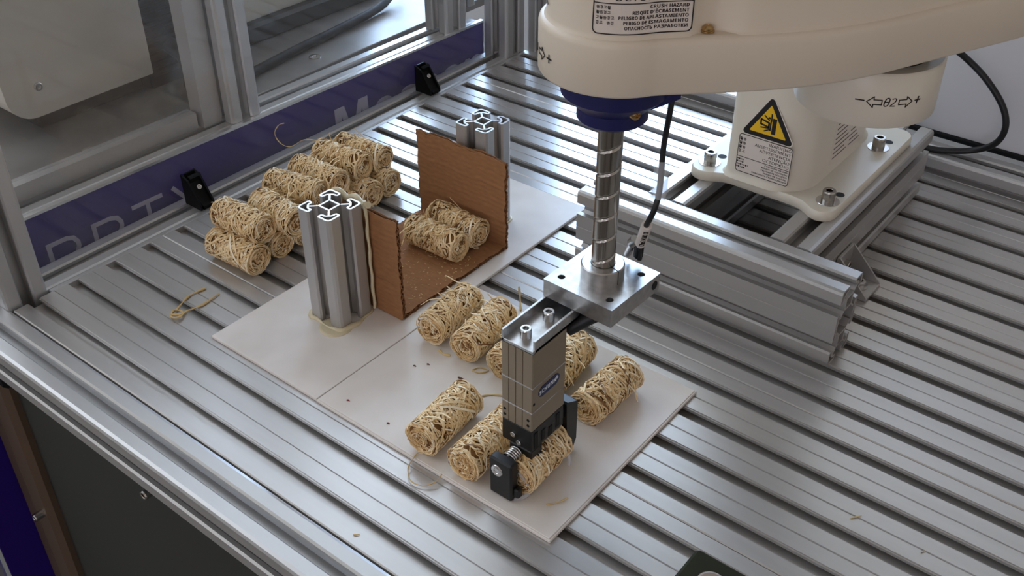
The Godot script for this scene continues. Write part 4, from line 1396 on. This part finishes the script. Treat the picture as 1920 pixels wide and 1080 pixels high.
# meshes of one roll, its axis along z, centred on the origin
func roll_meshes(sd: int) -> Array:
	var g := RandomNumberGenerator.new()
	g.seed = sd
	var R := 0.0140
	var L := 0.0580
	var core := MB.new()
	var nz := FastNoiseLite.new()
	nz.seed = sd
	nz.frequency = 0.9
	var rings := []
	for i in 25:
		var z := -L / 2 + 0.0011 + (L - 0.0022) * i / 24.0
		var ring := []
		for k in 40:
			var a := TAU * k / 40
			var r := R - 0.0016 + 0.0010 * nz.get_noise_3d(cos(a) * 2, sin(a) * 2, z * 120)
			ring.append(Vector3(cos(a) * r, sin(a) * r, z))
		rings.append(ring)
	core.g(1)
	for i in 24:
		for k in 40:
			var j := (k + 1) % 40
			core.quad(rings[i][k], rings[i][j], rings[i + 1][j], rings[i + 1][k])
	core.g(-1)
	for k in 40:
		var j := (k + 1) % 40
		core.tri(Vector3(0, 0, -L / 2 + 0.0011), rings[0][j], rings[0][k])
		core.tri(Vector3(0, 0, L / 2 - 0.0011), rings[24][k], rings[24][j])
	var b := MB.new()
	for k in 96:                                    # strands wound round the roll
		var pts := []
		var nr := []
		var a0 := g.randf() * TAU
		var long := g.randf() < 0.18
		var span := g.randf_range(1.6, 4.6) * (1.0 if g.randf() < 0.5 else -1.0)
		var z0 := g.randf_range(-0.5, 0.5) * (L - 0.004)
		var slope := g.randf_range(-0.016, 0.016) * (2.0 if long else 1.0)
		var amp := g.randf_range(0.0008, 0.0040)
		var fr := g.randf_range(3.0, 8.0)
		var ph := g.randf() * TAU
		var lift := g.randf_range(-0.0011, 0.0008) + (0.0006 if long else 0.0)
		for i in 17:
			var t := i / 16.0
			var a := a0 + span * t
			var z := clampf(z0 + slope * (t - 0.5) * 2 + amp * sin(t * fr + ph), -L / 2 + 0.0004, L / 2 - 0.0004)
			var r := R + lift + 0.0006 * sin(t * fr * 1.7 + ph * 2) + 0.0007 * nz.get_noise_3d(cos(a) * 2, sin(a) * 2, z * 120)
			if i == 0 or i == 16: r += g.randf() * 0.0006
			var e := Vector3(cos(a), sin(a), 0)
			pts.append(e * r + Vector3(0, 0, z))
			nr.append((e + Vector3(0, 0, g.randf_range(-0.25, 0.25) + 0.5 * sin(ph + t * 3.0))).normalized())
		ribbon(b, pts, nr, g.randf_range(0.0008, 0.0019), 0.0003, straw(g))
	for k in 210:                                     # crumpled arcs across the surface
		var a0 := g.randf() * TAU
		var z0 := g.randf_range(-0.45, 0.45) * L
		var pts := []
		var nr := []
		var th := g.randf() * TAU
		var cur := g.randf_range(-260.0, 260.0)
		var p := Vector2(0, z0)
		for i in 12:
			var a := a0 + p.x / R
			var e := Vector3(cos(a), sin(a), 0)
			var r := R + 0.0003 + 0.0007 * sin(i * 0.9 + th)
			pts.append(e * r + Vector3(0, 0, clampf(p.y, -L / 2, L / 2)))
			nr.append((e + Vector3(0, 0, 0.3 * sin(i + th))).normalized())
			p += Vector2(cos(th), sin(th)) * 0.0022
			th += cur * 0.0022 + g.randf_range(-0.25, 0.25)
		ribbon(b, pts, nr, g.randf_range(0.0007, 0.0016), 0.0003, straw(g))
	for e in [-1.0, 1.0]:                            # edges of the wound layers on both ends
		for k in 60:                                 # crumpled bits filling the end
			var rr := R * sqrt(g.randf()) * 0.9
			var aa := g.randf() * TAU
			var p := Vector3(cos(aa) * rr, sin(aa) * rr, e * (L / 2 - g.randf_range(0.0006, 0.0022)))
			var th := g.randf() * TAU
			var cur := g.randf_range(-500.0, 500.0)
			var pts := []
			var nr := []
			for i in 9:
				if Vector2(p.x, p.y).length() > R: break
				pts.append(p)
				nr.append(Vector3(-sin(th), cos(th), g.randf_range(-0.5, 0.5)).normalized())
				p += Vector3(cos(th), sin(th), g.randf_range(-0.2, 0.2)) * 0.0013
				th += cur * 0.0013
			if pts.size() > 3: ribbon(b, pts, nr, g.randf_range(0.0012, 0.0022), 0.0004, straw(g))
		for k in 26:
			var r0 := 0.0010 + (R - 0.0016) * sqrt((k + g.randf()) / 26.0)
			var a0 := g.randf() * TAU
			var span := g.randf_range(1.0, 3.4)
			var wob := g.randf_range(0.0004, 0.0017)
			var fr := g.randf_range(4.0, 11.0)
			var dz := g.randf_range(-0.0012, 0.0010)
			var pts := []
			var nr := []
			for i in 15:
				var t := i / 14.0
				var a := a0 + span * t * (1.0 if k % 2 else -1.0)
				var r := minf(r0 + wob * sin(t * fr + a0) + 0.0008 * t, R)
				var d := Vector3(cos(a), sin(a) * 0.96, 0)
				pts.append(d * r + Vector3(0, 0, e * (L / 2 - 0.0006) + dz + 0.0006 * sin(t * fr * 1.3)))
				nr.append((d + Vector3(0, 0, g.randf_range(-0.35, 0.35))).normalized())
			ribbon(b, pts, nr, g.randf_range(0.0014, 0.0026), 0.0004, straw(g))
	var loose := []
	for k in 9:                                      # ends that stand off
		var a := PI * g.randf_range(0.12, 0.88)
		var z := g.randf_range(-0.5, 0.5) * L
		var d := Vector3(-sin(a), cos(a), g.randf_range(-0.8, 0.8)).normalized()
		var e := Vector3(cos(a), sin(a), 0)
		var p := e * (R + 0.0002) + Vector3(0, 0, z)
		var pts := []
		var nr := []
		for i in 9:
			pts.append(p)
			nr.append(e)
			p += d * (0.0012 + 0.0009 * (k % 3))
			p.y = maxf(p.y, -R * 0.6)
			d = (d + e * g.randf_range(-0.12, 0.10) + Vector3(g.randf_range(-0.2, 0.2), g.randf_range(-0.2, 0.2), g.randf_range(-0.2, 0.2))).normalized()
		var lb := MB.new()
		ribbon(lb, pts, nr, 0.0011, 0.0003, straw(g))
		loose.append(lb.mesh())
	return [core.mesh(), b.mesh(), loose]

func rolls():
	var kinds := []
	for k in 6:
		var ms := roll_meshes(101 + k * 17)
		var t := Node3D.new()
		var c := MeshInstance3D.new(); c.name = "core"; c.mesh = ms[0]; c.material_override = M.woolcore
		var s := MeshInstance3D.new(); s.name = "wound_strands"; s.mesh = ms[1]; s.material_override = M.wool; s.set_meta("kind", "stuff")
		t.add_child(c); t.add_child(s)
		for lm in ms[2]:
			var l := MeshInstance3D.new(); l.name = "loose_end"; l.mesh = lm; l.material_override = M.wool
			t.add_child(l, true)
		kinds.append(t)
	var B := 0.0034 + 0.0150
	var list := [
		# centre, yaw (0 = axis along z), variant, spin, tilt, scale, label, group
		[Vector3(0.0000, B, 0.0535), 4, 0, 0.3, 0, "wood wool roll beside the cardboard trough, leftmost of the back row on the white board", "b"],
		[Vector3(0.0376, B, 0.0530), 6, 1, 1.9, 0, "wood wool roll second from the left in the back row, left of the gripper", "b"],
		[Vector3(0.0770, B, 0.0520), 3, 2, 0.9, 0, "wood wool roll almost hidden behind the gripper body, its left end peeking out", "b"],
		[Vector3(0.1180, B, 0.0480), 5, 3, 2.6, 0, "wood wool roll half hidden, showing just right of the steel gripper body", "b"],
		[Vector3(0.1630, B, 0.0530), -1, 4, 4.2, 0, "wood wool roll nearest the white board's right edge, fully visible", "b"],
		[Vector3(0.0842, B, 0.1560), 5, 5, 5.0, 0, "wood wool roll with a long loose loop, leftmost in the front row on the board", "b"],
		[Vector3(0.1266, B, 0.1560), 1, 2, 3.3, 0, "wood wool roll immediately left of the gripper's front black finger", "b"],
		[Vector3(0.1655, 0.0195, 0.1470), 2, 3, 0.2, 0.84, "wood wool roll clamped between the black gripper fingers", "b"],
		[Vector3(-0.0860, 0.0223, -0.0240), 92, 1, 0.0, 0, "wood wool roll lying in the cardboard trough, nearer the viewer of two", "t"],
		[Vector3(-0.0862, 0.0223, -0.0545), 89, 4, 2.0, 0, "wood wool roll lying against the tall cardboard panel in the trough", "t"],
	]
	var b0 := 0.0152
	var t0 := 0.0402
	list += [
		[Vector3(-0.2265, b0, 0.1018), 93, 5, 1.0, 0, "wood wool roll at the very front of the pile, lying on the table plates", "p"],
		[Vector3(-0.2305, t0, 0.0872), 93, 0, 2.2, 0, "wood wool roll on top at the near end of the pile", "p"],
		[Vector3(-0.2310, b0, 0.0668), 90, 2, 0.7, 0, "wood wool roll wedged low behind the frontmost roll of the pile", "p"],
		[Vector3(-0.2150, t0, 0.0570), 86, 3, 4.0, 0, "wood wool roll on the pile's upper layer, cut off by the near post", "p"],
		[Vector3(-0.2285, b0, 0.0385), 90, 1, 1.0, 0, "wood wool roll at the pile's bottom, mostly hidden behind the near post", "p"],
		[Vector3(-0.2330, b0, 0.0090), 92, 4, 3.0, 0, "wood wool roll buried under the middle of the pile's upper layer", "p"],
		[Vector3(-0.2368, t0, 0.0160), 102, 0, 0.3, 0, "wood wool roll ending just above the near post's sawn top", "p"],
		[Vector3(-0.2370, t0, -0.0155), 93, 5, 5.1, 0, "wood wool roll on the upper layer just left of the highest roll", "p"],
		[Vector3(-0.2340, 0.0150, -0.0225), 90, 2, 2.1, 0, "wood wool roll at the bottom under the highest pair of the pile", "p"],
		[Vector3(-0.2280, b0, -0.0522), 90, 3, 1.2, 0, "wood wool roll under the highest pair, its round end facing the trough", "p"],
		[Vector3(-0.2300, b0, -0.0805), 91, 0, 0.5, 0, "wood wool roll at the far end of the pile, lying on the table", "p"],
		[Vector3(-0.2405, 0.0425, -0.0520), 96, 1, 0.9, 0, "wood wool roll highest in the pile with a long stray strand", "p"],
		[Vector3(-0.2400, 0.0385, -0.0805), 96, 4, 1.5, 0, "wood wool roll beside the highest roll, farthest back on top", "p"],
	]
	var groups := {"b": "wood wool rolls on the white board", "t": "wood wool rolls in the cardboard trough", "p": "wood wool rolls in the pile"}
	for q in list:
		var t: Node3D = kinds[q[2]].duplicate()
		t.name = numbered("wood_wool_roll")
		add_child(t)
		t.transform = Transform3D(Basis(Vector3.UP, deg_to_rad(q[1] + (180.0 if q[3] > 2.4 else 0.0))) * Basis.from_scale(Vector3(1, 1, q[4] if q[4] > 0 else 1.0)), q[0])
		tag(t, q[5], "roll", groups[q[6]])
	for k in kinds: k.free()

# ------------------------------------------------------------------ small things
func strand(called: String, pts: Array, w: float, m: Material, label: String, group := "", n := 6):
	var b := MB.new()
	var sm := smooth_path(pts, n)
	var r := []
	for i in sm.size(): r.append(w / 2 * (0.75 + 0.25 * sin(i * 0.8)))
	b.tube(sm, r, 6)
	return tag(obj(called, b, m), label, "strand", group)

func small_things():
	strand("knotted_strand", [Vector3(-0.2177, 0.0012, 0.1488), Vector3(-0.2198, 0.0012, 0.1623), Vector3(-0.2173, 0.0012, 0.173), Vector3(-0.2110, 0.0016, 0.1850), Vector3(-0.2068, 0.0022, 0.1954), Vector3(-0.2000, 0.0030, 0.1960), Vector3(-0.1979, 0.0030, 0.1900), Vector3(-0.2040, 0.0026, 0.1860), Vector3(-0.2095, 0.0034, 0.1900), Vector3(-0.2050, 0.0040, 0.1950), Vector3(-0.1995, 0.0030, 0.1890), Vector3(-0.2021, 0.0012, 0.1816), Vector3(-0.1988, 0.0012, 0.1666), Vector3(-0.2013, 0.0012, 0.1466)], 0.0024, M.shred, "knotted pale wood wool strand lying alone on the grooved table")
	strand("curled_strand", [Vector3(-0.262, 0.0555, -0.0505), Vector3(-0.2699, 0.0545, -0.05), Vector3(-0.2951, 0.0482, -0.05), Vector3(-0.319, 0.0322, -0.05), Vector3(-0.3364, 0.0311, -0.05), Vector3(-0.3432, 0.0405, -0.05), Vector3(-0.3347, 0.0527, -0.05), Vector3(-0.3251, 0.0582, -0.05)], 0.0013, M.shred, "long curled strand reaching from the highest roll towards the glass")
	strand("looped_strand", [Vector3(0.0900, 0.0060, 0.1800), Vector3(0.0840, 0.0045, 0.1870), Vector3(0.0849, 0.0042, 0.1934), Vector3(0.0886, 0.0040, 0.2032), Vector3(0.0975, 0.0022, 0.2098), Vector3(0.1079, 0.0022, 0.2080), Vector3(0.1139, 0.0042, 0.2000), Vector3(0.1125, 0.0046, 0.1925)], 0.0011, M.shred, "thin looped strand hanging over the white board's front edge")
	var y := 0.0040
	var grp := "loose wood shreds on the white board"
	strand("wood_shred", [Vector3(0.0140, y, 0.0850), Vector3(0.0200, y, 0.0868), Vector3(0.0265, y, 0.0850)], 0.0028, M.shred, "flat pale shred lying left of the second back-row roll", grp)
	strand("wood_shred", [Vector3(0.0530, y, 0.0880), Vector3(0.0600, y, 0.0870), Vector3(0.0640, y, 0.0800), Vector3(0.0560, y, 0.0815), Vector3(0.0530, y, 0.0880)], 0.0016, M.shred, "pale shred curled in an oval left of the gripper body", grp)
	strand("wood_shred", [Vector3(0.0800, y, 0.1080), Vector3(0.0850, y, 0.1020), Vector3(0.0930, y, 0.0970), Vector3(0.1010, y, 0.0930)], 0.0018, M.shred, "long pale shred beside the far end of the leftmost front roll", grp)
	strand("wood_shred", [Vector3(0.0500, y, 0.1020), Vector3(0.0566, y, 0.1010)], 0.0018, M.shredDark, "short dark brown splinter in the middle of the board", grp)
	strand("wood_shred", [Vector3(0.1900, y, 0.1680), Vector3(0.1950, y, 0.1620), Vector3(0.1990, y + 0.001, 0.1540)], 0.0014, M.shred, "slim upright-looking shred near the board's front right corner", grp)
	strand("wood_shred", [Vector3(0.0340, y, -0.0016), Vector3(0.0270, y + 0.004, -0.010), Vector3(0.0205, y + 0.012, -0.0165)], 0.0024, M.shred, "bright shred sticking up at the board's back edge", grp)
	for q in [[0.0184, 0.1053, M.shredDark, "small brown chip left of the board's middle"], [0.0110, 0.1139, M.shredDark, "small brown chip farther left on the white board"], [-0.0014, 0.1785, M.red, "tiny red speck near the seam between both boards"], [0.0422, 0.1778, M.red, "tiny red speck left of the leftmost front roll"]]:
		strand("speck", [Vector3(q[0], y - 0.0002, q[1]), Vector3(q[0] + 0.0012, y, q[1] - 0.0008), Vector3(q[0] + 0.0024, y - 0.0002, q[1] - 0.0006)], 0.0013, q[2], q[3], "specks on the white board", 3)
	for q in [[0.3640, 0.0420, 0.3690, 0.0350, "pale splinter lying on the table plates at right"], [0.4140, 0.0410, 0.4160, 0.0380, "short pale splinter nearest the photo's lower right corner"], [0.1000, 0.2710, 0.1035, 0.2680, "pale shaving on the front table plate below the board"]]:
		strand("wood_splinter", [Vector3(q[0], 0.0006, q[1]), Vector3((q[0] + q[2]) / 2, 0.0008, (q[1] + q[3]) / 2 + 0.0004), Vector3(q[2], 0.0006, q[3])], 0.0011, M.shred, q[4], "splinters on the table plates", 3)
	# dark housing in the foreground
	var T := thing("sensor_housing", "blurred dark green housing with round tan cap at the bottom edge", "housing", Vector3(0.38, 0, 0.275))
	var b := MB.new()
	b.bb(0.341, 0.411, 0.108, 0.140, 0.2440, 0.3120, 0.002)
	obj("body", b, M.darkgreen, T)
	b = MB.new()
	b.lathe([Vector2(0, 0.140), Vector2(0.0075, 0.140), Vector2(0.0075, 0.1425), Vector2(0.0062, 0.1432), Vector2(0, 0.1432)], 28, Transform3D(Basis.IDENTITY, Vector3(0.3590, 0, 0.2625)))
	obj("cap", b, M.tan, T)
	b = MB.new()
	b.bb(0.372, 0.396, 0.0002, 0.108, 0.270, 0.294, 0.001)
	obj("stem", b, M.darkgreen, T)
